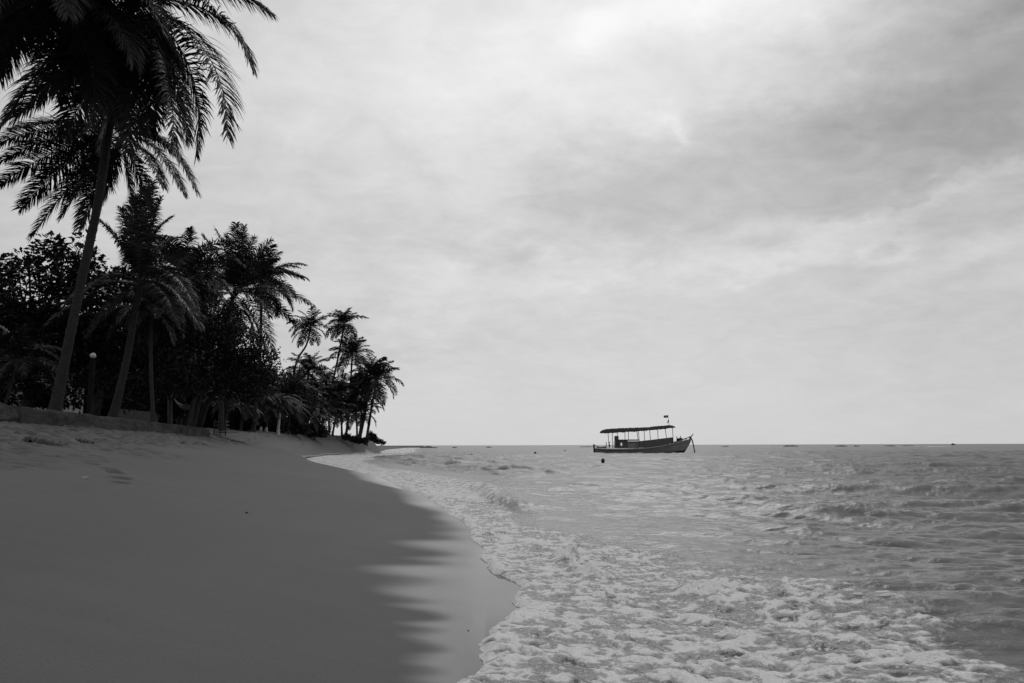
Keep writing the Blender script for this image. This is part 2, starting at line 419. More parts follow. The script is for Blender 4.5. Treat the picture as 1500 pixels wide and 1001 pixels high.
# surface height: sea, or the thin sheet running up the sand
lump = np.maximum(fbm(X * 1.6, Y * 2.0, 167, 2), 0)
near = 1 - sst(20, 45, RR)
film = np.where(d > 0, .030 * (1 - np.exp(-np.maximum(d, 0) / .03)), np.maximum(d * .8, -.3))
fh = fm * sst(0, .12, d) * (.045 * billow + .05 * lump + .012) * near
run = zs_ + film
sea = WZ + .02 - .10 * (1 - sst(0, 3, d))
ksm = .03
hsm = np.clip(.5 + .5 * (run - sea) / ksm, 0, 1)
ZW = sea * (1 - hsm) + run * hsm + ksm * hsm * (1 - hsm)
ZW = np.where(d < 0, run, ZW)
ripple = .010 * fbm(X * 3.5, Y * 5.5, 171, 3) * sst(.1, .8, d) * near
ZW = ZW + fh + ripple
chop = sst(.8, 4, d) * .9
lumps = [(832, 818, .16, .16), (862, 838, .10, .2), (1035, 862, .07, .25)]
for u, v, hh_, rr_ in lumps:
    p = G(u, v, .05); q = ((X - p.x) / rr_) ** 2 + ((Y - p.y) / (rr_ * 1.2)) ** 2
    kx = np.exp(-q) * (1 + .6 * noise(X * 9, Y * 9, 173)); ZW = ZW + hh_ * kx; fm = np.maximum(fm, np.clip(1.1 * np.exp(-q * .7), 0, 1))
me = mesh_np("sea", np.stack([X + WX * chop, Y + WY * chop, ZW], -1), grid_faces(*X.shape, keep))
attr(me, "foam", fm); attr(me, "shal", 1 - sst(0, 5, d)); attr(me, "dist", RR)

m, nt, b = new_mat("sea_water")
tc = N(nt, "ShaderNodeTexCoord").outputs["Object"]
fo = N(nt, "ShaderNodeAttribute", attribute_name="foam").outputs["Fac"]
sh = N(nt, "ShaderNodeAttribute", attribute_name="shal").outputs["Fac"]
ds = N(nt, "ShaderNodeAttribute", attribute_name="dist").outputs["Fac"]
bub = nz(nt, mapping(nt, tc, (1, 1.3, 1)), 17, 6, .72)
bub2 = nz(nt, tc, 55, 3, .7)
f1 = mth(nt, 'ADD', fo, mth(nt, 'MULTIPLY', mth(nt, 'SUBTRACT', bub, .5), .55))
f1 = mth(nt, 'ADD', f1, mth(nt, 'MULTIPLY', mth(nt, 'SUBTRACT', bub2, .5), .35))
wp = N(nt, "ShaderNodeTexNoise"); nt.links.new(tc, wp.inputs["Vector"]); wp.inputs["Scale"].default_value = 3.5; wp.inputs["Detail"].default_value = 3
wv = N(nt, "ShaderNodeVectorMath", operation='MULTIPLY_ADD'); nt.links.new(wp.outputs[1], wv.inputs[0]); wv.inputs[1].default_value = (.35, .35, .35); nt.links.new(tc, wv.inputs[2])
def web(scale, w):
    v = N(nt, "ShaderNodeTexVoronoi", feature='DISTANCE_TO_EDGE'); v.inputs["Scale"].default_value = scale
    nt.links.new(mapping(nt, wv.outputs[0], (.8, 1.25, 0)), v.inputs["Vector"])
    return mrange(nt, v.outputs["Distance"], 0, w, 1, 0, True)
lacew = mth(nt, 'ADD', mth(nt, 'MULTIPLY', web(4.5, .28), .34), mth(nt, 'MULTIPLY', web(13, .30), .26))
f1 = mth(nt, 'ADD', f1, mth(nt, 'SUBTRACT', lacew, .30))
ff = mth(nt, 'MULTIPLY', mrange(nt, f1, .16, .80, 0, 1, True), mrange(nt, fo, .02, .15, 0, 1))
wcol = mrange(nt, sh, 0, 1, .10, .115)
fcol = mth(nt, 'MULTIPLY', mrange(nt, bub2, .25, .75, .64, .86), 1)
mx = N(nt, "ShaderNodeMix", data_type='FLOAT')
nt.links.new(ff, mx.inputs[0]); nt.links.new(wcol, mx.inputs[2]); nt.links.new(fcol, mx.inputs[3])
cc = N(nt, "ShaderNodeCombineColor")
for i in range(3): nt.links.new(mx.outputs[0], cc.inputs[i])
nt.links.new(cc.outputs[0], b.inputs["Base Color"])
rw0 = mrange(nt, ds, 6, 40, .15, .37)
rmix = N(nt, "ShaderNodeMix", data_type='FLOAT'); nt.links.new(mrange(nt, ff, 0, .8, 0, 1), rmix.inputs[0]); nt.links.new(rw0, rmix.inputs[2]); rmix.inputs[3].default_value = .85
nt.links.new(rmix.outputs[0], b.inputs["Roughness"])
nt.links.new(mrange(nt, ff, 0, .8, .5, .1), b.inputs["Specular IOR Level"])
b.inputs["IOR"].default_value = 1.33
rp = nz(nt, mapping(nt, tc, (1, 1.7, 1), (0, 0, .3)), 5.5, 5, .6, .3)
rp2 = nz(nt, mapping(nt, tc, (.45, 1.2, 1), (0, 0, -.1)), 1.1, 5, .62)
rp3 = nz(nt, mapping(nt, tc, (.35, 1, 1), (0, 0, .12)), .35, 5, .65)
hgt = mth(nt, 'ADD', mth(nt, 'MULTIPLY', rp, mrange(nt, ds, 8, 60, .022, .010)), mth(nt, 'MULTIPLY', rp2, mrange(nt, ds, 15, 120, .014, .05)))
hgt = mth(nt, 'ADD', hgt, mth(nt, 'MULTIPLY', rp3, mrange(nt, ds, 80, 400, 0, .25)))
hgt = mth(nt, 'ADD', hgt, mth(nt, 'MULTIPLY', mth(nt, 'MULTIPLY', f1, ff), .03))
bp = N(nt, "ShaderNodeBump"); bp.inputs["Strength"].default_value = 1; bp.inputs["Distance"].default_value = 1
nt.links.new(hgt, bp.inputs["Height"]); nt.links.new(bp.outputs[0], b.inputs["Normal"])
o = link("sea", me, m); o['kind'] = 'structure'

# ------------------------------------------------------------------ palms
def frond_geo(pts, pairs, ll, lw, g, rr, wind=(-.25, 0, 0), bare=.14, rachis=.028):
    """pts: rachis polyline (K,3). Returns verts, quads."""
    pts = np.asarray(pts, float); K = len(pts)
    seg = np.r_[0, np.cumsum(np.linalg.norm(np.diff(pts, axis=0), axis=1))]; L = seg[-1]; tt = seg / L
    tan = np.gradient(pts, axis=0); tan /= np.linalg.norm(tan, axis=1)[:, None]
    out = pts[-1] - pts[0]; out[2] = 0
    if np.linalg.norm(out) < .2: out = np.array([1., 0, 0])
    side0 = np.cross(out / np.linalg.norm(out), (0, 0, 1.))
    V = []; Q = []; base = 0
    # rachis
    n = 5; roll = rr.normal(0, .25)
    for i in range(K):
        s = side0; u = np.cross(s, tan[i]); r = rachis * (1 - .85 * tt[i]) + .003
        for j in range(n):
            w = 2 * np.pi * j / n; V.append(pts[i] + r * (np.cos(w) * s + np.sin(w) * u * .8))
    for i in range(K - 1):
        for j in range(n): Q.append((i * n + j, i * n + (j + 1) % n, (i + 1) * n + (j + 1) % n, (i + 1) * n + j))
    V = np.array(V); Q = np.array(Q)
    t = np.repeat(np.linspace(bare, .995, pairs), 2); sg = np.tile([1., -1.], pairs)
    t = np.clip(t + rr.normal(0, .3 / pairs, len(t)), bare, 1)
    keepm = rr.random(len(t)) > .05; t = t[keepm]; sg = sg[keepm]; m_ = len(t)
    p = np.stack([np.interp(t, tt, pts[:, k]) for k in range(3)], -1)
    T = np.stack([np.interp(t, tt, tan[:, k]) for k in range(3)], -1); T /= np.linalg.norm(T, axis=1)[:, None]
    S = np.broadcast_to(side0, T.shape) - (T @ side0)[:, None] * T; S = S / np.linalg.norm(S, axis=1)[:, None]
    U = np.cross(S, T); U = np.where(U[:, 2:3] < -.2, -U, U)
    S2 = S * np.cos(roll) + U * np.sin(roll)
    al = np.radians(np.interp(t, [0, .5, 1], [14, 28, 56])) + rr.normal(0, .15, m_)
    dr = sg[:, None] * S2 * np.cos(al)[:, None] + T * np.sin(al)[:, None] + U * (.22 + rr.normal(0, .10, m_))[:, None]
    dr /= np.linalg.norm(dr, axis=1)[:, None]
    ln = ll * np.interp(t, [bare, .25, .5, .75, 1], [.45, .95, 1, .75, .32]) * rr.uniform(.82, 1.1, m_)
    st = np.array([0, .3, .62, 1.0]); wd = np.array([.55, 1, .8, .08]) * lw * .5
    pos = p.copy(); rowsv = []
    gv = np.array(wind) * .8 + np.array([0, 0, -1.0])
    gg = g * rr.uniform(.5, 1.4, m_)[:, None]
    tw = rr.normal(0, .35, m_)[:, None]
    for k in range(4):
        if k:
            pos = pos + dr * (ln * (st[k] - st[k - 1]))[:, None]
            dr = dr + gv * gg * (.9 if k == 1 else 1.2); dr /= np.linalg.norm(dr, axis=1)[:, None]
        w = T - (T * dr).sum(1)[:, None] * dr; w /= np.linalg.norm(w, axis=1)[:, None] + 1e-6
        w = w + np.cross(dr, w) * tw
        rowsv.append(np.stack([pos - w * wd[k], pos + w * wd[k]], 1))
    LV = np.stack(rowsv, 1).reshape(-1, 3)
    b0 = len(V) + np.arange(m_)[:, None, None] * 8 + np.arange(3)[None, :, None] * 2
    LQ = (b0 + np.array([0, 1, 3, 2])[None, None, :]).reshape(-1, 4)
    return np.vstack([V, LV]), np.vstack([Q, LQ])

def arc_pts(e0, bend, L, az, K=14, lat=0.0, pw=1.25):
    s = np.linspace(0, 1, K); e = e0 - bend * s ** pw; a = az + lat * s
    ds = L / (K - 1); dd = np.stack([np.cos(e) * np.cos(a), np.cos(e) * np.sin(a), np.sin(e)], -1)
    return np.vstack([[0, 0, 0], np.cumsum(dd[:-1] * ds, 0)])
def bez(a, c, t, K=14):
    s = np.linspace(0, 1, K)[:, None]; a, c, t = map(np.array, (a, c, t)); return a * (1 - s) ** 2 + 2 * c * s * (1 - s) + t * s * s
def age_params(a, r):
    e0 = R(82) - a * R(112) + r.normal(0, R(6)); bend = R(28) + R(58) * (1 - abs(a - .55) * 1.1) + r.normal(0, R(8)); return e0, max(bend, R(25))

NB = 12
def proto_set(pairs, ll, lw, K, tagname, nv=2):
    out = []
    r = np.random.default_rng(5)
    for i in range(NB):
        row = []
        for v in range(nv):
            e0, bend = age_params((i + .5) / NB, r)
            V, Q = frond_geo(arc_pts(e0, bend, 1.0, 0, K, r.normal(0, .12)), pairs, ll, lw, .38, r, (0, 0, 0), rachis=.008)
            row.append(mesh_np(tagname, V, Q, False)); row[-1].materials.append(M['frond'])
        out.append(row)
    return out
MID = proto_set(70, .29, .017, 10, "frond", 3)
FAR = proto_set(40, .30, .025, 8, "frond", 3)

def trunk(pts, r0, r1, parent, mat='bark', rings=40, n=10, flare=1.5):
    pts = [Vector(p) for p in pts]
    def cr(t):
        k = t * (len(pts) - 1); i = min(int(k), len(pts) - 2); f = k - i
        p0 = pts[max(i - 1, 0)]; p1 = pts[i]; p2 = pts[i + 1]; p3 = pts[min(i + 2, len(pts) - 1)]
        return .5 * ((2 * p1) + (p2 - p0) * f + (2 * p0 - 5 * p1 + 4 * p2 - p3) * f * f + (3 * p1 - p0 - 3 * p2 + p3) * f ** 3)
    mb = MB(); cs = [cr(i / rings) for i in range(rings + 1)]
    rad = []
    for i in range(rings + 1):
        t = i / rings; r = r0 + (r1 - r0) * t ** .7 + (flare - 1) * r0 * math.exp(-t * 14)
        rad.append(r * (1.05 if i % 2 else .96) * random.uniform(.97, 1.03))
    cs[0] = cs[0] - Vector((0, 0, .25))
    mb.tube(cs, rad, n, rough=.02)
    o = mb.build("trunk", M[mat]); return part(o, parent)

def hero_palm(label, base, hubpx, Yh, via, fr, ll=1.08, lw=.040, pairs=155, r0=.17, r1=.12, group=None, auto=0, L=4.2, g=.34):
    hub = P(*hubpx, Yh); b = base
    t = thing("palm_tree", b, label, "palm tree", group)
    vp = [P(u, v, b.y + (Yh - b.y) * (i + 1) / (len(via) + 1)) for i, (u, v) in enumerate(via)]
    tr = trunk([b] + vp + [hub], r0, r1, t, rings=90, n=14)
    for f in fr:
        cu, cv, tu, tv = f[:4]; dy = f[4] if len(f) > 4 else random.uniform(-1.3, 1.3)
        pts = bez(hub, P(cu, cv, Yh + dy * .6), P(tu, tv, Yh + dy))
        lt = np.linalg.norm(np.diff(pts, axis=0), axis=1).sum(); k = min(1, .45 + .55 * lt / L)
        V, Q = frond_geo(pts, pairs, ll * k, lw, g, rng, (-.15, 0, 0))
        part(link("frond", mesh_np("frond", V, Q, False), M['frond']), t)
    for i in range(auto):
        a = (i + .5) / auto; e0, bend = age_params(a, rng)
        pts = np.array(hub) + arc_pts(e0, bend, L * rng.uniform(.8, 1), i * 2.4 + rng.normal(0, .15), lat=rng.normal(0, .15))
        V, Q = frond_geo(pts, pairs, ll, lw, g, rng, (-.15, 0, 0))
        part(link("frond", mesh_np("frond", V, Q, False), M['frond']), t)
    return t

hero_palm("tallest coconut palm, its ringed trunk rising off the seawall left of the lamp post", behind(80), (195, 2), 22.5, [(101, 500), (124, 390), (143, 300), (160, 190), (178, 90)],
    [(300, -62, 395, 20, -.5), (335, -15, 369, 102, 0), (338, 50, 333, 202, -1), (310, 75, 287, 228, .5), (252, 60, 256, 218, -1.5), (228, 90, 218, 195, 1), (262, 80, 275, 205, 1.5),
     (120, -70, 50, 78, -1), (100, 20, 0, 188, 0), (130, 60, 22, 172, -1), (90, -20, -50, 125, 0), (150, 80, 95, 200, 1), (170, 110, 148, 215, 0), (200, 110, 188, 225, -1), (100, -95, -30, 20, 1),
     (60, -30, -60, 60, 2), (140, 30, 55, 150, 2), (150, -120, 120, -205), (210, -150, 245, -225), (280, -130, 370, -125), (130, 20, 88, 132, -2), (215, 60, 235, 150, 2.4), (165, 60, 120, 150, 2.2), (180, 70, 170, 170, 2.6)],
    ll=1.25, r0=.14, r1=.115)
hero_palm("tall coconut palm behind the tallest one, crown of fronds swept to the left", on(84, 36), (178, 205), 30, [(104, 500), (126, 390), (145, 300), (160, 248)],
    [(238, 165, 288, 282, -.5), (225, 188, 270, 285, .5), (212, 205, 240, 275, -1), (205, 175, 266, 235, 2), (196, 230, 222, 305), (182, 240, 198, 318), (80, 168, -5, 212), (85, 182, 2, 236), (95, 200, -3, 272), (112, 212, 30, 306), (120, 240, 46, 347, -1),
     (130, 250, 90, 318), (150, 250, 116, 335), (160, 260, 138, 302), (110, 165, 15, 190, 1), (150, 130, 100, 112), (190, 130, 225, 125), (170, 120, 160, 92), (140, 200, 60, 262, 2), (150, 220, 100, 290, 2), (190, 170, 235, 175, 1.5)], ll=1.1, r0=.13, r1=.1)
hero_palm("leaning coconut palm with curved trunk just right of the globe lamp post", behind(166), (205, 418), 29.5, [(186, 525), (198, 455)],
    [(203, 340, 224, 266), (216, 340, 252, 318), (228, 352, 264, 348), (195, 340, 178, 305), (186, 362, 148, 325), (208, 330, 207, 276), (235, 370, 285, 365), (246, 362, 288, 452, -1), (252, 395, 294, 482, -.5), (242, 420, 300, 472, 1), (236, 400, 264, 475, -1.5),
     (165, 383, 124, 428, -1), (150, 400, 98, 445), (140, 420, 64, 482), (170, 430, 128, 492), (210, 350, 236, 290), (190, 330, 196, 288)], ll=.8, g=.36, r0=.15, r1=.10, lw=.034, L=3.4)
hero_palm("broad coconut palm with full crown above the mid-beach trees, fronds hanging on its right", on(325, 56), (343, 430), 53, [(326, 540), (334, 470)],
    [(335, 370, 316, 337), (345, 370, 346, 328), (328, 380, 298, 347), (360, 370, 374, 348), (366, 380, 397, 352), (376, 385, 405, 380), (396, 383, 449, 408), (402, 413, 455, 446), (396, 430, 432, 474), (377, 440, 402, 518), (370, 450, 394, 530), (360, 450, 378, 505),
     (310, 380, 286, 398), (310, 400, 288, 445), (306, 420, 285, 475), (330, 440, 308, 505), (340, 470, 334, 515), (355, 360, 358, 332), (340, 380, 330, 345)], ll=1.2, lw=.055, pairs=100, r0=.16, r1=.11, L=4.6, auto=8)
hero_palm("palm with trunk outside the picture, its crown filling the top corner", on(-260, 21), (72, -18), 19.5, [(-190, 420), (-110, 200), (-30, 50)], [], auto=38, L=4.3, r0=.15, r1=.12)

def auto_palm(label, base, hub, L, n=20, protos=MID, r0=.15, r1=.10, via=None, group=None, wind=.0, amin=0, amax=1, mat='bark', name="palm_tree", seed=None):
    n = int(n * 1.3)
    r = np.random.default_rng(seed if seed is not None else int(abs(hub.x * 131 + hub.z * 17) * 10))
    t = thing(name, base, label, "palm tree", group)
    mid = (base + hub) / 2 + Vector(((hub.x - base.x) * .14, 0, 0))
    trunk([base] + (via or [mid]) + [hub], r0, r1, t, mat, rings=30, n=8, flare=1.35)
    ph = r.uniform(0, 6)
    for i in range(n):
        a = amin + (amax - amin) * ((i + r.uniform(.2, .8)) / n)
        k = min(int(a * NB), NB - 1)
        o = link("frond", protos[k][r.integers(len(protos[k]))], None)
        o.location = hub - Vector(base); o.parent = t
        az = ph + i * 2.3998 + r.normal(0, .12)
        s = L * r.uniform(.82, 1.08) * (1 - .18 * (a < .15))
        # sea breeze swings the crown a little to the landward side
        o.rotation_euler = (r.normal(0, .06), -wind * math.cos(az) * .3, az - wind * .35 * math.sin(az) * -1)
        o.scale = (s, s * r.choice([-1, 1]), s)
    return t

auto_palm("palm with pale arched fronds behind the leaning palm, half hidden in trees", on(262, 52), P(270, 402, 44), 3.5, 26, MID, seed=3)
auto_palm("slim straight trunked palm rising above the wall with its base swollen", behind(226), P(222, 452, 36), 2.4, 18, MID, .10, .07, amin=.1, seed=4)
auto_palm("upright palm tucked behind the broad palm, stiff fronds pointing skyward", on(372, 64), P(383, 412, 60), 3.7, 24, MID, seed=5, amax=.85)
auto_palm("young palm with feathery crown at the left edge, in front of the almond tree", on(4, 25.5), P(24, 528, 25.5), 1.75, 16, MID, .05, .035, amax=.85, seed=6)
auto_palm("lone slender palm with windswept crown, trunk bent left above the thicket", on(424, 125), P(455, 480, 125), 4.1, 20, FAR, .2, .14, [P(432, 540, 125), P(449, 505, 125)], wind=.8, seed=7)
auto_palm("tallest palm of the far point, thin straight trunk leaning right", on(470, 130), P(504, 476, 130), 4.0, 21, FAR, .19, .14, [P(484, 575, 130), P(496, 520, 130)], wind=.7, seed=8)
auto_palm("dark palm just below the tallest one of the far point", on(508, 128), P(516, 520, 128), 4.2, 20, FAR, .2, .15, wind=.6, seed=9)
auto_palm("outermost palm of the far point, fronds spreading over the water", on(537, 126), P(552, 556, 126), 4.7, 22, FAR, .24, .17, [P(543, 605, 126)], wind=.25, seed=10)
auto_palm("second leaning palm beside the outermost one on the far point", on(528, 128), P(543, 548, 128), 4.3, 18, FAR, .22, .16, [P(536, 600, 128)], wind=.4, seed=11)
auto_palm("bushy palm in the thicket below the lone slender palm", on(443, 112), P(452, 545, 112), 4.2, 22, FAR, .2, .15, wind=.3, seed=12)
k = 0
for u, v, Yd, L in ((500, 578, 122, 4.2), (522, 572, 127, 4.0), (482, 588, 118, 4.0), (463, 577, 116, 3.9), (535, 580, 130, 3.8), (492, 602, 116, 3.4), (512, 600, 120, 3.6), (470, 606, 108, 3.4),
                    (446, 586, 104, 3.8), (428, 572, 100, 3.6), (530, 604, 122, 3.2), (452, 610, 98, 3.0), (478, 562, 128, 3.8)):
    auto_palm("shorter palm in the crowded grove at the end of the beach", on(u - random.uniform(-3, 8), Yd), P(u, v, Yd), L, 18, FAR, .18, .13, group="palms of the far grove", wind=.3, seed=40 + k); k += 1
# palm with whitewashed foot and dry frond ribs
wp = auto_palm("small palm with whitewashed trunk and bare dry fronds at the top of the beach", on(408, 78), P(411, 585, 78), 2.4, 10, MID, .17, .11, mat='whitewash', seed=21, amin=.35)
hub = P(411, 582, 78)
for c_, t_, dy in (((430, 578), (446, 594), -.6), ((432, 586), (452, 603), -.3), ((425, 588), (440, 606), .1), ((422, 592), (430, 607), .3), ((418, 592), (424, 602), .2), ((400, 580), (386, 588), -.3), ((402, 579), (390, 586), .3), ((428, 583), (452, 598), .6)):
    pts = bez(hub, P(*c_, 78 + dy * .6), P(*t_, 78 + dy))
    V, Q = frond_geo(pts, 16, .16, .03, .8, rng, rachis=.065)
    o = part(link("dry_frond", mesh_np("dry_frond", V, Q, False), M['dry']), wp)
for u, v, Yd, L, lb, s in ((376, 577, 70, 2.6, "short palm with one arched frond left of the whitewashed trunk", 22), (333, 588, 58, 1.7, "small drooping palm above the wooden rack", 23), (393, 596, 76, 2.2, "low palm close beside the whitewashed trunk", 24),
                           (425, 598, 86, 2.6, "low dark palm right of the whitewashed trunk", 25), (356, 596, 64, 2.0, "stubby palm between the wooden rack and the pale posts", 26)):
    auto_palm(lb, on(u - 2, Yd), P(u, v, Yd), L, 15, MID, .13, .09, seed=s, amin=.2)

# ------------------------------------------------------------------ broadleaf trees and bushes
def leaves(lobes, n, ln, wd, r, clump=.5, per=30, rosette=False):
    """lobes: list of (centre, radius vector). Returns (V, Q) of n leaf faces gathered in clumps."""
    w = np.array([a[1][0] * a[1][2] for a in lobes]); w = w / w.sum()
    nc = max(4, n // per); li = r.choice(len(lobes), nc, p=w)
    dirs = r.normal(size=(nc, 3)); dirs /= np.linalg.norm(dirs, axis=1)[:, None]
    rad = r.uniform(.45, 1, nc) ** .5 * (1 + r.normal(0, .09, nc))
    cen = np.array([lobes[i][0] for i in li]) + dirs * np.array([lobes[i][1] for i in li]) * rad[:, None]
    ci = r.integers(nc, size=n)
    off = r.normal(size=(n, 3)); off /= np.linalg.norm(off, axis=1)[:, None]
    size = r.uniform(.5, 1.3, nc)[ci]
    off2 = off * (r.uniform(.2, 1, n) ** .5 * clump * size)[:, None] * np.array([1, 1, .65])
    c = cen[ci] + off2
    if rosette: a = off * np.array([1, 1, .5]) + np.array([0, 0, .15]) + r.normal(0, .2, (n, 3))
    else: a = off * .6 + r.normal(size=(n, 3)) * .8 + np.array([0, 0, -.25])
    a /= np.linalg.norm(a, axis=1)[:, None]
    bdir = np.cross(a, r.normal(size=(n, 3)) * .6 + np.array([0, 0, 1.])); bdir /= np.linalg.norm(bdir, axis=1)[:, None] + 1e-6
    s = r.uniform(.6, 1.25, n)[:, None]
    V = np.stack([c, c + a * ln * .55 * s + bdir * wd * .5 * s, c + a * ln * s - np.array([0, 0, .12]) * ln, c + a * ln * .55 * s - bdir * wd * .5 * s], 1).reshape(-1, 3)
    Q = np.arange(4 * n).reshape(-1, 4)
    return V, Q
def tree(label, base, lobes, n, ln, wd, clump, per=30, mat='leaf', name="tree", cat="tree", group=None, r0=.25, rosette=False, stems=None, seed=1, crown="crown"):
    r = np.random.default_rng(seed)
    t = thing(name, base, label, cat, group)
    V, Q = leaves(lobes, n, ln, wd, r, clump, per, rosette)
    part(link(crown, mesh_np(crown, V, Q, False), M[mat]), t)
    mb = MB()
    for st in (stems or []): mb.tube(*st)
    fork = base.lerp(Vector(np.mean([l[0] for l in lobes], 0)), .42)
    if not stems: mb.tube([base - Vector((0, 0, .2)), base.lerp(fork, .5) + Vector((random.uniform(-.1, .1), 0, 0)), fork], [r0 * 1.25, r0, r0 * .85], 9)
    st0 = fork if not stems else Vector(stems[0][0][-1])
    for c, rd in lobes:
        c = Vector(c); md = st0.lerp(c, .5) + Vector((random.uniform(-.3, .3), random.uniform(-.3, .3), random.uniform(-.1, .4)))
        mb.tube([st0, md, c], [r0 * .5, r0 * .32, r0 * .12], 6)
        for q in range(4):
            dv = Vector(r.normal(size=3)).normalized(); e = c + Vector((dv.x * rd[0], dv.y * rd[1], abs(dv.z) * rd[2])) * .8
            mb.tube([md.lerp(c, .6), c.lerp(e, .5) + Vector((0, 0, -.1)), e], [r0 * .2, r0 * .12, r0 * .04], 5)
    part(mb.build("trunk", M['wood']), t)
    return t
def lob(Yd, *a):                           # lobes from pixels: (u, v, radius px[, flatten])
    out = []
    for q in a:
        u, v, rp = q[:3]; fl = q[3] if len(q) > 3 else .8; dy = q[4] if len(q) > 4 else random.uniform(-1, 1) * rp * Yd / F * .6
        p = P(u, v, Yd + dy); rm = rp * Yd / F; out.append((np.array(p), np.array([rm, rm, rm * fl])))
    return out
tree("big leaved almond tree with knobbly crown at the left edge of the beach", on(40, 40), lob(39, (-40, 430, 75), (30, 430, 62), (92, 395, 48), (120, 372, 30), (85, 365, 26), (42, 378, 10, 1.2), (10, 395, 24), (110, 440, 60), (60, 490, 70), (-30, 500, 80), (130, 500, 50), (145, 420, 40), (20, 520, 40)),
     15000, .30, .15, .50, 30, rosette=True, r0=.22, seed=2)
tree("dense dark tree behind the lamp post, lowest in the shaded grove", on(135, 40), lob(39, (60, 520, 60), (130, 500, 70), (200, 500, 70), (250, 450, 60), (170, 440, 60), (280, 400, 40), (110, 560, 50), (200, 555, 50), (260, 540, 50), (20, 550, 45)),
     16000, .24, .12, .55, 26, r0=.25, seed=3)
b_ = behind(286, .8)
tree("spreading tree with leaning forked trunks and paler leaves beyond the wall end", b_, lob(45, (300, 500, 55), (345, 500, 40), (375, 525, 30), (330, 545, 45), (375, 560, 28), (270, 540, 45), (265, 480, 40), (395, 548, 18), (310, 455, 32), (240, 500, 40), (350, 570, 22)),
     34000, .17, .10, .46, 30, mat='leaf_pale', r0=.2, seed=4,
     stems=[([behind(281, .7) - Vector((0, 0, .2)), P(290, 592, 45), P(303, 560, 45)], [.21, .18, .15], 10), ([behind(292, .6) - Vector((0, 0, .2)), P(302, 592, 46), P(324, 562, 45.5)], [.19, .16, .12], 10),
            ([behind(276, .6) - Vector((0, 0, .2)), P(283, 590, 44.5), P(296, 566, 44.5)], [.15, .13, .10], 9),
            ([P(300, 566, 45), P(270, 572, 44.5), P(215, 577, 44)], [.12, .12, .07], 8), ([P(296, 563, 45), P(320, 570, 44.5), P(348, 562, 44), P(372, 548, 44)], [.09, .07, .06, .03], 8)])
tree("rounded shrubby tree filling the gap left of the bushy palm", on(405, 92), lob(90, (400, 575, 30), (430, 590, 28), (385, 600, 25), (360, 585, 25), (420, 560, 20)), 9000, .3, .17, .7, 24, r0=.22, seed=5)
for i, (u, Yd, lb_) in enumerate(((-60, 60, [(-60, 470, 90), (20, 530, 60), (-20, 560, 60)]), (60, 64, [(60, 500, 60), (110, 545, 50), (30, 560, 45)]), (170, 66, [(170, 500, 55), (210, 550, 45), (130, 560, 45)]),
                              (270, 70, [(270, 500, 50), (310, 560, 40), (240, 565, 40)]), (345, 80, [(345, 555, 36), (375, 585, 30), (320, 590, 30)]))):
    tree("dark background tree of the thicket behind the beach", on(u, Yd), lob(Yd, *lb_), 9000, .48, .30, .85, 22, group="thicket trees", r0=.25, seed=20 + i)
for u, v, Yd, rp, lb, s in ((-20, 575, 40, 30, "low bush at the left edge behind the young palm", 31), (60, 580, 44, 14, "clipped low bush in front of the house", 32), (250, 592, 48, 14, "small dark bush behind the slim palm", 33),
                            (350, 615, 66, 13, "dark bush behind the wooden rack", 34), (432, 622, 90, 13, "dense bush right of the whitewashed palm", 35), (462, 628, 100, 9, "low bush under the grove beside the open gap", 36),
                            (395, 618, 84, 14, "bush behind the pale posts", 37)):
    b0 = on(u, Yd)
    tree(lb, b0, lob(Yd, (u, v, rp, .9), (u - rp * .8, v + rp * .3, rp * .7), (u + rp * .8, v + rp * .35, rp * .7)), 2600, .2 * Yd / 60 + .06, .1 * Yd / 60 + .03, .35 * Yd / 50, 20, name="bush", cat="bush", r0=.06, seed=s, crown="foliage")
for i, (u, Yd) in enumerate(((-70, 62), (-10, 66), (50, 70), (110, 70), (165, 66), (215, 68), (262, 72), (305, 74), (345, 84), (380, 96))):
    rp = 34 * 60 / Yd + 6; v = 600 + i * 1.2
    tree("tall dark hedge plant filling the shade below the thicket trees", on(u, Yd), lob(Yd, (u, v, rp, .9), (u - rp * .7, v + 8, rp * .8), (u + rp * .7, v + 8, rp * .8), (u, v - rp * .6, rp * .7)), 4200, .4, .26, .6, 22, name="hedge_plant", cat="bush", group="hedge below the thicket", r0=.08, seed=60 + i, crown="foliage")
b0 = on(545, 150)
tree("isolated dark bush on the tip of the far point", b0, lob(150, (544, 640, 6.5, 1.0), (550, 644, 5.5), (556, 647, 4), (541, 644, 6), (562, 649, 2.5)), 2600, .3, .2, .35, 20, name="bush", cat="bush", r0=.08, seed=41, crown="foliage")
b0 = on(518, 118)
tree("low creeper mound on the bank below the far grove", b0, lob(114, (508, 640, 6, .6), (518, 643, 7, .5), (528, 645, 6, .5), (535, 646, 4, .5)), 2200, .25, .16, .3, 20, name="bush", cat="bush", r0=.06, seed=42, crown="foliage")

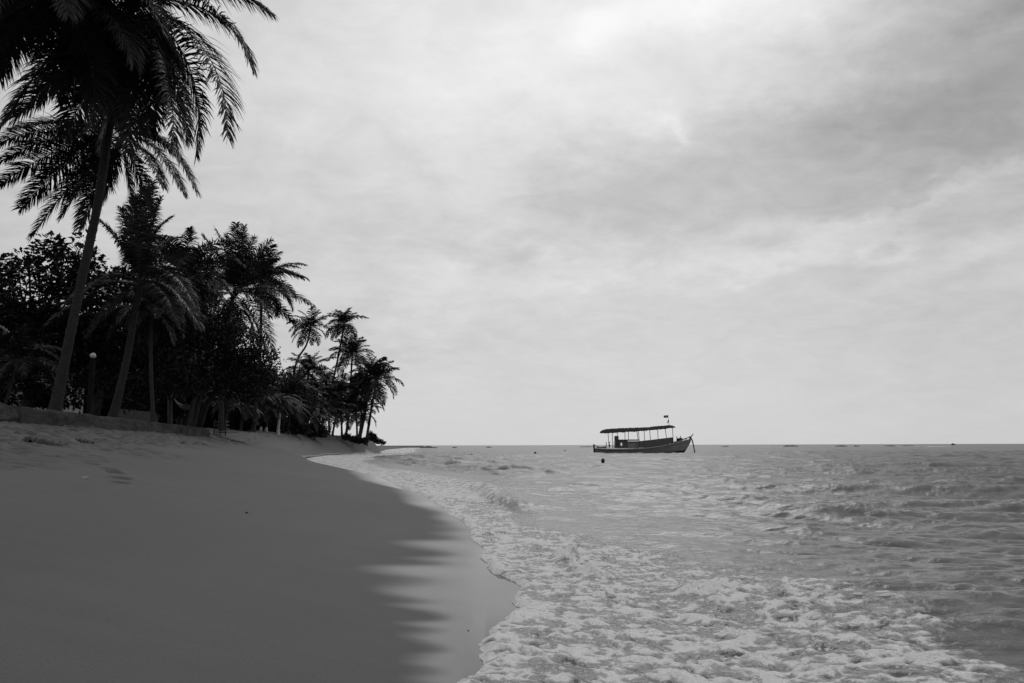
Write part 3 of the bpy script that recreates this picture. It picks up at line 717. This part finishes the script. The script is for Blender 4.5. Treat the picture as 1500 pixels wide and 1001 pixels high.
# ------------------------------------------------------------------ seawall
def wall(y0, y1, label, hgt, jag, seed):
    b0 = Vector((float(np.interp(y0, BY, BX)), y0, 2.0))
    mb = MB(); n = int((y1 - y0) / .16); rowsw = []
    for i in range(n + 1):
        y = y0 + (y1 - y0) * i / n; x = float(np.interp(y, BY, BX)); zt = float(np.interp(y, BY, TZ)) + .01 + jag * 1.6 * float(fbm(y * .9, .2, seed, 3)); zb = float(np.interp(y, BY, BZ)) - .35
        r = []
        for k in range(15):
            f = k / 14; z = zb + (zt - zb) * f
            r.append((x + .02 + .10 * (1 - f) + jag * float(fbm(y * .9, z * 7.5, seed, 3)), y, z))
        r.append((x - .03, y, zt + .03)); r.append((x - .22, y, zt + .03 + .02 * float(noise(y * 2, 4, seed)))); r.append((x - .38, y, zt - .02)); r.append((x - .40, y, zb))
        rowsw.append(r)
    mb.loft(rowsw)
    m_ = len(rowsw[0]); mb.f.append(tuple(range(m_))[::-1]); mb.f.append(tuple((len(rowsw) - 1) * m_ + j for j in range(m_)))
    t = tag(mb.build("seawall", M['wall']), label, "wall"); return t
wall(6, 20.6, "broken end of the old stone seawall at the left edge, lower courses in shadow", .5, .10, 3)
wall(20.75, WALL_END, "long low seawall of rough masonry under the palms, ending on open sand", .5, .03, 7)

# ------------------------------------------------------------------ lamp post
b0 = behind(131, .4)
t = thing("lamp_post", b0, "dark column lamp post topped by a white glass globe between two palm trunks", "lamp post")
top = P(136, 525.5, b0.y)
mb = MB().tube([Vector((0, 0, -.2)), Vector((0, 0, .06)), Vector((0, 0, .07)), top - b0 - Vector((0, 0, .06)), top - b0 - Vector((0, 0, .02)), top - b0 + Vector((0, 0, .02))], [.11, .11, .088, .084, .06, .05], 14)
mb.build("post", M['post'], t)
MB().ball(top - b0 + Vector((0, 0, .10)), .098, n=20, m=14).build("globe", M['globe'], t)

# ------------------------------------------------------------------ house behind the trees
hx0 = P(52, 600, 54); hz = gz(hx0.x, 55)
t = thing("house", (hx0.x, 55, hz), "pale plastered house glimpsed between trunks behind the seawall", "house")
MB().box((-5, 0, -.3), (1.5, 2.2, 2.55)).build("wall", M['house'], t, False, .02)
mb = MB(); mb.loft([[(-5.4, -.6, 2.5), (-5.4, 1.1, 3.7), (-5.4, 2.8, 2.5)], [(1.9, -.6, 2.5), (1.9, 1.1, 3.7), (1.9, 2.8, 2.5)]])
mb.loft([[(-5.4, -.6, 2.4), (-5.4, 1.1, 3.6), (-5.4, 2.8, 2.4)], [(1.9, -.6, 2.4), (1.9, 1.1, 3.6), (1.9, 2.8, 2.4)]]); mb.build("roof", M['roof'], t, False)
for wx in (.1, -1.7, -3.6):
    w = MB().box((wx, -.04, .9), (wx + 1.1, .02, 2.0)).build("window", M['dark'], t, False)
    fr = MB()
    for k in range(6): fr.box((wx + k * .21, -.075, .9), (wx + k * .21 + .05, -.045, 2.0))
    fr.box((wx - .06, -.08, 2.0), (wx + 1.17, -.02, 2.08)); fr.box((wx - .06, -.10, .82), (wx + 1.17, -.02, .9))
    fr.build("shutter_bars", M['trim'], w, False)

# ------------------------------------------------------------------ sun loungers, hammock, rack, posts
def lounger():
    t = thing("sun_lounger", (0, 0, 0), "", "sun lounger", "sun loungers under the trees")
    MB().box((-.3, -.6, .28), (.3, .75, .33)).build("seat", M['plank'], t, False, .01)
    a = Matrix.Translation((0, .75, .31)) @ Matrix.Rotation(R(50), 4, 'X')
    MB().box((-.3, 0, -.02), (.3, .75, .03), a).build("backrest", M['plank'], t, False, .01)
    for sx in (-.26, .21):
        for sy in (-.5, .6): MB().box((sx, sy, -.05), (sx + .05, sy + .05, .285)).build("leg", M['dark'], t, False)
    return t
l0 = lounger()
ll_ = ["leftmost tilted sun lounger, half behind the leaning palm's foot", "second tilted sun lounger from the leaning palm", "middle sun lounger of the row of five", "fourth sun lounger, second from the slim palm", "last sun lounger of the row, beside the slim palm"]
for i, u in enumerate((172, 184, 196, 208, 220)):
    if i == 0: o = l0
    else:
        o = l0.copy(); C.objects.link(o)
        for ch in l0.children:
            c_ = ch.copy(); C.objects.link(c_); c_.parent = o
    o.location = on(u, 43.5 + .75 * i); o.rotation_euler = (0, 0, R(12)); o['label'] = ll_[i]
# fallen pole above them
t = tag(MB().tube([P(184, 583, 43), P(197, 589, 42.5), P(213, 597, 42)], [.05, .06, .05], 8).build("fallen_branch", M['wood']), "dark fallen branch sloping down behind the sun loungers", "branch")
# hammock
h0, h1 = P(255, 584, 47), P(287, 590, 46.5)
t = thing("hammock", on(268, 46.8), "pale cloth hammock sagging beside the forked trunks", "hammock")
rowsh = []
for i in range(15):
    f = i / 14; p = h0.lerp(h1, f) - Vector((0, 0, .55 * 4 * f * (1 - f))); w = .05 + .33 * math.sin(math.pi * f)
    rowsh.append([p + Vector((0, w * s, .25 * abs(s) ** 2 * math.sin(math.pi * f))) for s in (-1, -.6, -.2, .2, .6, 1)])
part(MB().loft(rowsh).build("cloth", M['cloth']), t)
hb = on(249, 47)
t = tag(MB().tube([hb - Vector((0, 0, .2)), hb + Vector((.03, 0, .5)), P(249, 588, 47), P(247, 578, 47)], [.17, .14, .13, .07], 9, rough=.1).tube([P(249, 590, 47), P(252, 582, 47), P(255, 576, 47)], [.10, .08, .05], 8).build("tree_stump", M['plank']), "pale forked stump holding one end of the hammock", "stump")
# wooden rack of boards
b0 = on(326, 50)
t = thing("wooden_rack", b0, "rack of stacked pale boards standing at the end of the seawall", "rack")
for k in range(4): MB().box((-.42, -.3, .12 + .21 * k), (.42, .15, .19 + .21 * k), Matrix.Rotation(R(2 - k * 1.5), 4, 'Y')).build("board", M['plank'], t, False, .01)
for sx in (-.36, .02, .34): MB().box((sx, -.36, -.1), (sx + .05, -.31, 1.15 if sx == .02 else .92)).build("upright", M['dark'], t, False)
for u, lb in ((383, "short pale post left of its twin near the whitewashed palm"), (391, "short pale post nearer to the whitewashed palm")):
    b0 = on(u, 72); tag(MB().tube([b0 - Vector((0, 0, .1)), b0 + Vector((0, 0, .15)), b0 + Vector((.02, 0, .38)), b0 + Vector((.03, 0, .46))], [.17, .15, .11, .05], 10, rough=.12).build("bollard", M['pale']), lb, "post", "pale posts at the top of the beach")

# ------------------------------------------------------------------ beach litter
def sandpt(u, v):
    dd = ray(u, v); k = 2.0
    while k < 300:
        p = CAM + dd * k
        if p.z < gz(p.x, p.y): return Vector((p.x, p.y, gz(p.x, p.y)))
        k += .02 if k < 40 else .2
    return p
for i, (u, v, w, lb) in enumerate(((78, 651, .45, "dark seaweed heap on the rough sand below the left end of the wall"), (326, 641, .75, "ragged seaweed heap at the foot of the wall end"), (339, 645, .5, "flat seaweed heap between two others beyond the wall end"),
                                (352, 648, .6, "outermost seaweed heap on the sand beyond the wall end"), (122, 648, .3, "small seaweed scrap right of the dark heap below the wall"), (52, 646, .35, "thin seaweed scrap left of the dark heap below the wall"))):
    p = sandpt(u, v); mb = MB(); w *= .7
    nx, ny, res = 22, 12, 0; rws = []
    for a in range(nx + 1):
        r_ = []
        for c in range(ny + 1):
            fx, fy = a / nx * 2 - 1, c / ny * 2 - 1
            x = p.x + fx * w; y = p.y + fy * w * .7; env = max(0, 1 - fx * fx - fy * fy + .5 * float(noise(fx * 2.5 + i * 7, fy * 2.5, i)))
            r_.append((x, y, gz(x, y) - .05 + min(env * .16, .09) * (1 + .7 * float(noise(fx * 6, fy * 6 + i, 9)))))
        rws.append(r_)
    mb.loft(rws)
    tag(mb.build("seaweed_heap", M['weed']), lb, "seaweed", "seaweed heaps on the beach")
for u, v, s, mt, lb in ((361, 752, .014, 'dark', "tiny dark pebble alone on the smooth sand"), (443, 651, .11, 'pale', "white scrap of litter on the far beach below the palms"), (124, 702, .03, 'pale', "tiny pale shell beside the trail of footprints"), (686, 925, .005, 'dark', "tiny dark shell on the wet sand next to the foam")):
    p = sandpt(u, v); tag(MB().ball(p + Vector((0, 0, s * .3)), s, (1.3, .9, .6), lump=.4, seed=int(u)).build("pebble" if 'pebble' in lb else ("shell" if 'shell' in lb else "litter_scrap"), M[mt]), lb, "pebble" if 'pebble' in lb else ("shell" if 'shell' in lb else "litter"))

# ------------------------------------------------------------------ boat
BYd = 119.0
S_ = BYd / F / (1500 / 220)
bc = G(840 + 640 / 6.818, 590 + 508 / 6.818, 0); BYd = bc.y; S_ = BYd / F / 6.818 * 1.0
boat = thing("tour_boat", (bc.x, bc.y, -.06), "long wooden passenger boat with dark canopy on thin posts, anchored offshore", "boat", rz=R(-4))
bx = lambda zx: (zx - 640) * S_
bz = lambda zy: (512 - zy) * S_
gun = [(218, 458, 1.0), (300, 463, 1.35), (400, 466, 1.6), (520, 466, 1.75), (650, 462, 1.8), (760, 452, 1.78), (860, 438, 1.65), (950, 420, 1.42), (1030, 401, 1.1), (1100, 384, .7), (1140, 375, .38), (1168, 368, .05)]
kl = [(230, -.55), (300, -.6), (400, -.62), (520, -.65), (650, -.65), (760, -.62), (860, -.6), (950, -.55), (1020, -.42), (1082, -.05), (1120, .62), (1160, 1.75)]
rowsb = []
for (gx, gy, hb_), (kx, kz) in zip(gun, kl):
    zt = bz(gy); r = []
    for s in range(-8, 9):
        f = abs(s) / 8; sg = 1 if s > 0 else -1
        prof = (f ** .55) if f < .6 else (.6 ** .55 + (1 - .6 ** .55) * ((f - .6) / .4))
        r.append((bx(kx) + (bx(gx) - bx(kx)) * f, sg * hb_ * prof, kz + (zt - kz) * f ** 1.25))
    rowsb.append(r)
mb = MB().loft(rowsb); mb.f.append(tuple(range(17)))
hull = mb.build("hull", M['hull'], boat)
hm = hull.modifiers.new("s", 'SUBSURF'); hm.levels = hm.render_levels = 1
# dark bottom paint band, 3 mm proud
rowsd = []
for r in rowsb[5:11]:
    c = []
    for s in range(17):
        x, y, z = r[s]; c.append((x, y * 1.012 + (.004 if y > 0 else -.004), z))
    zs2 = [q for q in c if q[2] < .16 + .0]
    rowsd.append((c, r))
mb = MB()
for sd in (0, 1):
    rr_ = []
    for i, r in enumerate(rowsb[4:11]):
        top_ = (.02, .10, .2, .3, .42, .5, .62)[i]; side = [r[8 + (k if sd else -k)] for k in range(9)]
        zz = [q[2] for q in side]; pts_ = []
        for f in np.linspace(0, 1, 6):
            z = -.35 + (max(top_, -.3) + .35) * f
            z = max(z, zz[0] + .02)
            x = float(np.interp(z, zz, [q[0] for q in side])); y = float(np.interp(z, zz, [q[1] for q in side]))
            pts_.append((x, y * 1.01 + (.02 if y >= 0 else -.02), z))
        rr_.append(pts_)
    mb.loft(rr_)
mb.build("bottom_paint", M['hull_dark'], boat)
def strip(name, w, dz, mat, dzo=0.0, a=0, e=None):
    mb = MB()
    for sd in (-1, 1):
        rws = []
        for gx, gy, hb_ in gun[a:e]:
            x = bx(gx); y = sd * (hb_ + .03); z = bz(gy) + dzo
            rws.append([(x, y, z - dz), (x, y + sd * .05, z - dz * .5), (x, y, z), (x, y - sd * w, z + .01), (x, y - sd * w, z - dz)])
        mb.loft(rws, True)
    return mb.build(name, mat, boat)
strip("gunwale", .14, .17, M['rail'], .06)
mb = MB(); mb.loft([[(bx(gx), -hb_ * .97, bz(gy) - .12), (bx(gx), 0, bz(gy) - .06), (bx(gx), hb_ * .97, bz(gy) - .12)] for gx, gy, hb_ in gun]); mb.build("deck", M['cabin_dark'], boat, False)
# raised bulwark at the bow
mb = MB()
for sd in (-1, 1):
    rws = []
    for gx, ty, hb_ in ((1000, 398, 1.25), (1040, 385, 1.05), (1080, 370, .82), (1120, 357, .55), (1160, 345, .1)):
        gy = float(np.interp(gx, [q[0] for q in gun], [q[1] for q in gun])); x = bx(gx)
        rws.append([(x, sd * hb_, bz(ty) - .13), (x, sd * hb_ + sd * .05, bz(ty) - .06), (x, sd * hb_, bz(ty)), (x, sd * (hb_ - .08), bz(ty))])
    mb.loft(rws, True)
mb.build("bow_rail", M['cabin'], boat)
for gx in (1020, 1070, 1115):
    gy = float(np.interp(gx, [q[0] for q in gun], [q[1] for q in gun])); hb_ = float(np.interp(gx, [1000, 1040, 1080, 1120, 1160], [1.25, 1.05, .82, .55, .1]))
    for sd in (-1, 1): MB().tube([(bx(gx), sd * hb_, bz(gy) - .05), (bx(gx), sd * hb_, bz(gy) + .3)], .04, 6).build("rail_stanchion", M['cabin_dark'], boat)
# stem head, stern post and rudder
MB().tube([(bx(1150), 0, bz(375)), (bx(1166), 0, bz(350)), (bx(1190), 0, bz(316))], [.12, .10, .06], 8).build("stem_head", M['rail'], boat)
mb = MB(); mb.box((bx(206), -.07, -.5), (bx(222), .07, bz(440))); mb.box((bx(204), -.10, bz(442)), (bx(220), .10, bz(416)))
mb.build("rudder", M['hull_dark'], boat, False, .02)
MB().tube([(bx(212), 0, bz(425)), (bx(262), .05, bz(440))], .045, 6).build("tiller", M['cabin_dark'], boat)
# cabin
c = MB(); y0, y1 = -1.05, 1.05
c.box((bx(540), y0, bz(450) - .1), (bx(650), y1, bz(392))); c.build("engine_housing", M['cabin'], boat, False, .03)
MB().box((bx(530), y0 - .04, bz(404)), (bx(652), y1 + .04, bz(390) + .02)).build("housing_rim", M['cabin_dark'], boat, False, .02)
MB().box((bx(455), y0 - .08, bz(383)), (bx(652), y1 + .08, bz(371))).build("cabin_roof", M['cabin_dark'], boat, False, .02)
f = MB()
for a, bb in ((452, 470), (494, 542)):
    f.box((bx(a), y0, bz(450) - .1), (bx(bb), y0 + .06, bz(383))); f.box((bx(a), y1 - .06, bz(450) - .1), (bx(bb), y1, bz(383)))
for yy_ in (y0, y1 - .06): f.box((bx(470), yy_ + .003, bz(450) - .1), (bx(494), yy_ + .057, bz(434))); f.box((bx(470), yy_ + .003, bz(404)), (bx(494), yy_ + .057, bz(383)))
f.build("wheelhouse", M['cabin_dark'], boat, False)
fr = MB()
fr.box((bx(472), y0 - .03, bz(434)), (bx(476), y0 + .08, bz(404))); fr.box((bx(490), y0 - .03, bz(434)), (bx(494), y0 + .08, bz(404))); fr.build("window_frame", M['rail'], boat, False)
MB().box((bx(416), -.7, bz(455)), (bx(455), .25, bz(336))).build("locker", M['cabin_dark'], boat, False, .03)
MB().tube([(bx(422), -.72, bz(450)), (bx(422), -.72, bz(380))], .05, 6).build("pipe", M['rail'], boat)
# passenger bench back / side boards
mb = MB()
for sd in (-1, 1):
    rws = []
    for gx, ty, by_, hb_ in ((652, 392, 446, 1.6), (720, 384, 443, 1.6), (800, 376, 436, 1.52), (880, 366, 424, 1.36), (986, 354, 404, 1.05)):
        x = bx(gx); rws.append([(x, sd * hb_, bz(by_) - .1), (x, sd * hb_, bz(ty)), (x, sd * (hb_ - .05), bz(ty)), (x, sd * (hb_ - .05), bz(by_) - .1)])
    mb.loft(rws, True)
mb.build("side_board", M['cabin_dark'], boat, False)
mb = MB()
for sd in (-1, 1):
    rws = []
    for gx, ty, hb_ in ((652, 392, 1.62), (720, 384, 1.62), (800, 376, 1.54), (880, 366, 1.38), (988, 353, 1.07)):
        x = bx(gx); rws.append([(x, sd * hb_, bz(ty)), (x, sd * hb_, bz(ty) + .05), (x, sd * (hb_ - .1), bz(ty) + .05), (x, sd * (hb_ - .1), bz(ty))])
    mb.loft(rws, True)
mb.build("hand_rail", M['cabin'], boat, False)
for k in range(5):
    gx = 690 + k * 62; zb_ = bz(float(np.interp(gx, [652, 986], [446, 404]))) + .12
    MB().box((bx(gx), -1.3, zb_ - .25), (bx(gx) + .32, 1.3, zb_)).build("bench", M['cabin'], boat, False, .01)
# canopy
rwc = []; random.seed(3)
prof_top = lambda zx: float(np.interp(zx, [275, 300, 340, 480, 650, 760, 800, 900, 960, 985, 1010], [292, 276, 267, 259, 254, 251, 243, 236, 231, 236, 247]))
prof_bot = lambda zx: float(np.interp(zx, [275, 340, 480, 650, 800, 900, 960, 1010], [302, 305, 296, 288, 274, 266, 258, 255]))
ncs = 70
for i in range(ncs + 1):
    zx = 275 + (1010 - 275) * i / ncs; x = bx(zx); zt = bz(prof_top(zx)) + random.uniform(-.02, .03); zb_ = bz(prof_bot(zx))
    en_ = min(1, min(i, ncs - i) / 5); hw = 1.55 * (.75 + .25 * en_ ** .5)
    r = []
    for k in range(13):
        a = -1 + 2 * k / 12; r.append((x, a * hw, zb_ + (zt - zb_) * (1 - abs(a) ** 2.6) + random.uniform(-.015, .02)))
    fr_ = [random.uniform(.0, .11), random.uniform(.0, .11)]
    r = [(x, -hw - .02, zb_ - fr_[0])] + r + [(x, hw + .02, zb_ - fr_[1])]
    for k in range(7):
        a = 1 - 2 * k / 6; r.append((x, a * (hw - .06), zb_ + .03 + .1 * (1 - a * a)))
    rwc.append(r)
mb = MB().loft(rwc, True); m_ = len(rwc[0]); mb.f.append(tuple(range(m_))[::-1]); mb.f.append(tuple(ncs * m_ + j for j in range(m_)))
mb.build("canopy", M['thatch'], boat)
for zt_, zb_, sd, ty, by_ in ((349, 357, -1, 300, 450), (399, 402, 1, 300, 450), (447, 453, 1, 297, 345), (515, 515, -1, 293, 375), (631, 642, -1, 289, 375), (703, 704, -1, 283, 390), (772, 780, 1, 277, 384), (834, 837, -1, 270, 380), (926, 938, 1, 262, 362), (978, 983, -1, 256, 402), (560, 560, 1, 291, 380), (660, 668, 1, 287, 395)):
    hb_ = 1.3 if sd < 0 else 1.25
    MB().tube([(bx(zb_), sd * min(hb_, 1.3), bz(by_) - .05), (bx(zt_), sd * hb_, bz(ty) + .12)], .048, 7).build("canopy_post", M['metal'], boat)
# flagstaff
MB().tube([(bx(958), 0, bz(240)), (bx(948), 0, bz(126))], [.03, .02], 6).build("flagstaff", M['metal'], boat)
def flag(x0, x1, z0, z1, mat, sk, name="flag"):
    rws = []
    for i in range(9):
        f = i / 8; x = bx(x0 + (x1 - x0) * f); w = .06 * math.sin(f * 6); rws.append([(x, w, bz(z0 + sk * f)), (x, w + .02, bz((z0 + z1) / 2 + sk * f)), (x, w, bz(z1 + sk * f))])
    mb = MB().loft(rws); o = mb.build(name, mat, boat); s = o.modifiers.new("t", 'SOLIDIFY'); s.thickness = .012; return o
fl = flag(949, 906, 133, 156, M['flag'], 3)
e_ = flag(938, 918, 141, 149, M['flag_pale'], 3, "flag_emblem"); e_.modifiers[0].thickness = .03
flag(953, 944, 178, 200, M['flag'], 4, "pennant"); flag(951, 936, 195, 205, M['flag_pale'], 9, "pennant_tail")
# bow gear
for zx, a, bb in ((1030, 342, 392), (1063, 337, 382)): MB().tube([(bx(zx), .2 if zx < 1050 else -.2, bz(bb) - .15), (bx(zx), .2 if zx < 1050 else -.2, bz(a))], [.07, .06], 8).build("mooring_bitt", M['cabin_dark'], boat)
mb = MB()
for k in range(9): mb.ball((bx(1036 + random.uniform(0, 34)), random.uniform(-.3, .3), bz(384 - random.uniform(0, 22))), random.uniform(.14, .24), (1.2, 1, .8), 10, 7, .3, k)
mb.build("rope_coil", M['hull_dark'], boat)
MB().tube([(bx(1150), -.02, bz(342)), (bx(1163), -.05, bz(352)), (bx(1178), -.1, bz(385)), (bx(1187), -.12, bz(430)), (bx(1195), -.14, bz(480)), (bx(1202), -.16, bz(528))], [.09, .10, .10, .09, .085, .08], 8, rough=.06).build("anchor_cable", M['rope'], boat)
# stern gear
MB().tube([(bx(333), -.4, bz(455)), (bx(333), -.4, bz(396))], .06, 8).build("stern_post", M['cabin_dark'], boat)
mb = MB().box((bx(300), -.5, bz(455)), (bx(330), .5, bz(438))); mb.build("stern_box", M['cabin_dark'], boat, False, .03)
mb = MB().ball((bx(366), .3, bz(430)), .13, (1, 1, 2.0), 10, 8).ball((bx(368), .3, bz(400)), .1, (1, 1, 1.2), 10, 8); mb.build("fuel_can", M['cabin_dark'], boat)
mb = MB()
for k in range(4): mb.ball((bx(250 + k * 14), .2, bz(448)), .14, (1.2, 1, .7), 9, 6, .3, k)
mb.build("net_heap", M['cabin_dark'], boat)
for zx in (395, 408): MB().tube([(bx(zx), -.9, bz(455)), (bx(zx - 2), -.9, bz(395))], .03, 6).build("stern_rail", M['rail'], boat)

# ------------------------------------------------------------------ buoys, reef, far boat
for u, vb, rw, rh, lb in ((883.3, 680, 2.75, 3.5, "large black buoy floating in front of the boat's stern"), (784, 665.6, 1.7, 1.5, "small dark buoy left of the boat"), (827.5, 661.8, 1.0, .9, "tiniest buoy, between the small dark one and the boat"), (691, 667, 1.4, .7, "low dark float farthest left, nearest the beach side")):
    p = G(u, vb, 0); k = p.y / F
    mb = MB().ball((0, 0, rh * k * .9), 1, (rw * k, rw * k, rh * k), 18, 12); mb.tube([(0, 0, rh * k * 1.75), (0, 0, rh * k * 2.05)], [rw * k * .25, rw * k * .18], 8)
    o = mb.build("buoy", M['buoy']); o.location = p + Vector((0, 0, .07)); tag(o, lb, "buoy", "mooring buoys")
for i, (u, w, h, Yd, lb) in enumerate(((628, 20, 2.6, 420, "low dark reef rock off the far point, widest on the left"), (666, 5, 1.6, 420, "small reef rock right of the wide one off the point"), (716, 7, 1.4, 440, "flat reef rock midway between point and boat"), (862, 20, 1.2, 480, "long flat reef rock just behind the boat's stern"),
                                  (1158, 18, 2.0, 480, "peaked reef rock on the horizon right of the boat"), (1062, 8, 1.0, 480, "thin reef rock close right of the boat's bow"), (1232, 16, 1.6, 480, "long broken reef rock right of the peaked one"), (1254, 6, 1.4, 470, "short reef rock at the end of the broken one"), (1303, 14, 1.3, 500, "faint flat reef rock left of the distant boat"), (1330, 14, 1.0, 500, "lowest reef rock below the distant boat"), (590, 60, 1.3, 500, "long dark spit of rock running out from the point"))):
    p = P(u, 652, Yd); k = Yd / F
    mb = MB()
    for j in range(6):
        f = (j + .5) / 6 - .5; mb.ball((f * w * k, random.uniform(-1, 1), 0), w * k * .16, (1.3, 1, max(.2, h * k * random.uniform(.5, 1.1) * (1 - abs(f)) / (w * k * .16))), 10, 8, .5, i * 7 + j)
    o = mb.build("reef_rock", M['rock']); o.location = (p.x, Yd, -.0 + .15); tag(o, lb, "rock", "reef rocks along the horizon")
p = P(1396, 650.5, 900); t = thing("fishing_boat", (p.x, 900, 0), "tiny distant fishing boat on the horizon at far right", "boat")
k = 900 / F
mb = MB(); rw_ = []
for x, b_, zt in ((-3.2, .7, 1.2), (-1.5, 1, 1.0), (0, 1.1, 1.0), (1.8, .9, 1.2), (3.4, .05, 1.7)): rw_.append([(x * k, -b_, zt * k), (x * k, -b_ * .7, -.3), (x * k, b_ * .7, -.3), (x * k, b_, zt * k)])
mb.loft(rw_); mb.build("hull", M['hull'], t)
MB().box((-1.2 * k, -.8, .8 * k), (1.0 * k, .8, 2.6 * k)).build("cabin", M['cabin_dark'], t, False)

# ------------------------------------------------------------------ sky and light
SUN_EL, SUN_AZ = R(38), R(6)               # azimuth measured from +Y towards +X
w = bpy.data.worlds.new("World"); bpy.context.scene.world = w; w.use_nodes = True
nt = w.node_tree; bg = nt.nodes["Background"]
sky = N(nt, "ShaderNodeTexSky"); sky.sky_type = 'NISHITA'; sky.sun_disc = False; sky.sun_elevation = SUN_EL; sky.sun_rotation = SUN_AZ
bwv = N(nt, "ShaderNodeRGBToBW"); nt.links.new(sky.outputs[0], bwv.inputs[0])
dirv = N(nt, "ShaderNodeTexCoord").outputs["Generated"]
sx = N(nt, "ShaderNodeSeparateXYZ"); nt.links.new(dirv, sx.inputs[0])
dx, dy, dz = sx.outputs
el = mth(nt, 'MAXIMUM', dz, 0.0)
den = mth(nt, 'ADD', el, .26)
pv = N(nt, "ShaderNodeCombineXYZ"); nt.links.new(mth(nt, 'DIVIDE', dx, den), pv.inputs[0]); nt.links.new(mth(nt, 'DIVIDE', dy, den), pv.inputs[1])
wz = N(nt, "ShaderNodeTexNoise"); nt.links.new(pv.outputs[0], wz.inputs["Vector"]); wz.inputs["Scale"].default_value = 4.5; wz.inputs["Detail"].default_value = 7; wz.inputs["Roughness"].default_value = .6
wsep = N(nt, "ShaderNodeSeparateColor"); nt.links.new(wz.outputs[1], wsep.inputs[0])
AZ = mth(nt, 'ADD', mth(nt, 'ARCTAN2', dx, dy), mth(nt, 'MULTIPLY', mth(nt, 'SUBTRACT', wsep.outputs[0], .5), .36))
EL = mth(nt, 'ADD', mth(nt, 'ARCSINE', dz), mth(nt, 'MULTIPLY', mth(nt, 'SUBTRACT', wsep.outputs[1], .5), .17))
def blob(u, v, rad_u, rad_v, tilt=0.0, pw=1.0):               # soft patch of the cloud deck round a direction
    d0 = ray(u, v).normalized(); az0 = math.atan2(d0.x, d0.y); e0 = math.asin(d0.z)
    a0 = mth(nt, 'SUBTRACT', AZ, az0); c0 = mth(nt, 'SUBTRACT', EL, e0); ct, st = math.cos(tilt), math.sin(tilt)
    a = mth(nt, 'DIVIDE', mth(nt, 'ADD', mth(nt, 'MULTIPLY', a0, ct), mth(nt, 'MULTIPLY', c0, st)), rad_u / F)
    c = mth(nt, 'DIVIDE', mth(nt, 'SUBTRACT', mth(nt, 'MULTIPLY', c0, ct), mth(nt, 'MULTIPLY', a0, st)), rad_v / F)
    q = mth(nt, 'ADD', mth(nt, 'MULTIPLY', a, a), mth(nt, 'MULTIPLY', c, c))
    if pw != 1: q = mth(nt, 'POWER', q, pw)
    return mth(nt, 'POWER', 2.718, mth(nt, 'MULTIPLY', q, -1.0))
n1 = nz(nt, mapping(nt, pv.outputs[0], (1, .75, 1), (0, 0, .35)), 1.9, 7, .58, .6)
n2 = nz(nt, mapping(nt, pv.outputs[0], (1, 1.1, 1), (0, 0, -.25)), 6.5, 8, .62, .8)
n3 = nz(nt, mapping(nt, pv.outputs[0], (.8, 1.1, 1), (0, 0, -.5)), 12, 7, .68, .6)
cl = mth(nt, 'ADD', mth(nt, 'MULTIPLY', mth(nt, 'SUBTRACT', n1, .5), .24), mth(nt, 'MULTIPLY', mth(nt, 'SUBTRACT', n2, .5), .22))
cl = mth(nt, 'ADD', cl, mth(nt, 'MULTIPLY', mth(nt, 'SUBTRACT', n3, .5), .10))
fadeh = mrange(nt, el, 0, .22, .15, 1)
cl = mth(nt, 'MULTIPLY', cl, fadeh)
base = mth(nt, 'ADD', .602, cl)
for (u, v, a, c, tl, pw, amp) in ((800, 60, 480, 190, .1, 1, .17), (1060, 0, 330, 55, .12, 1, .16), (560, 150, 300, 90, -.1, 1, .05), (1130, 245, 350, 85, .0, 3, -.105), (880, 300, 160, 60, .2, 2, -.035), (1300, 140, 260, 90, .2, 1.5, -.02), (1600, 40, 260, 220, 0, 1, -.23), (1330, 130, 220, 60, .1, 2, -.05), (-100, 250, 380, 300, 0, 1, -.05), (940, 185, 30, 18, -.3, 1.5, .08),
                                  (760, 355, 130, 28, 0, 1, -.07), (560, 500, 180, 22, .0, 1, -.05), (640, 415, 260, 30, .1, 1, .05), (1310, 325, 230, 18, .22, 1, .075), (1430, 375, 160, 18, .2, 1, .05), (1450, 500, 230, 160, 0, 1, -.04), (1000, 400, 260, 20, .05, 1, .05)):
    base = mth(nt, 'ADD', base, mth(nt, 'MULTIPLY', blob(u, v, a, c, tl, pw), amp))
base = mth(nt, 'MULTIPLY', base, 10.0)
mixs = mth(nt, 'ADD', mth(nt, 'MULTIPLY', base, .92), mth(nt, 'MULTIPLY', mth(nt, 'MINIMUM', bwv.outputs[0], 12.0), .08))
low = mrange(nt, dz, -.05, 0.0, .4, 1)
cc = N(nt, "ShaderNodeCombineColor")
vv = mth(nt, 'MULTIPLY', mixs, low)
for i in range(3): nt.links.new(vv, cc.inputs[i])
nt.links.new(cc.outputs[0], bg.inputs[0]); bg.inputs[1].default_value = .1
sun = bpy.data.lights.new("sun", 'SUN'); sun.energy = .5; sun.angle = R(25); sun.color = (1, 1, 1)
so = bpy.data.objects.new("sun", sun); C.objects.link(so)
dv = Vector((math.sin(SUN_AZ) * math.cos(SUN_EL), math.cos(SUN_AZ) * math.cos(SUN_EL), math.sin(SUN_EL)))
so.rotation_euler = (-dv).to_track_quat('-Z', 'Y').to_euler()

sc = bpy.context.scene
sc.view_settings.view_transform = 'Standard'; sc.view_settings.look = 'None'; sc.view_settings.exposure = 0; sc.view_settings.gamma = 1
sc.cycles.use_denoising = True
sc.cycles.max_bounces = 5; sc.cycles.diffuse_bounces = 2; sc.cycles.glossy_bounces = 3
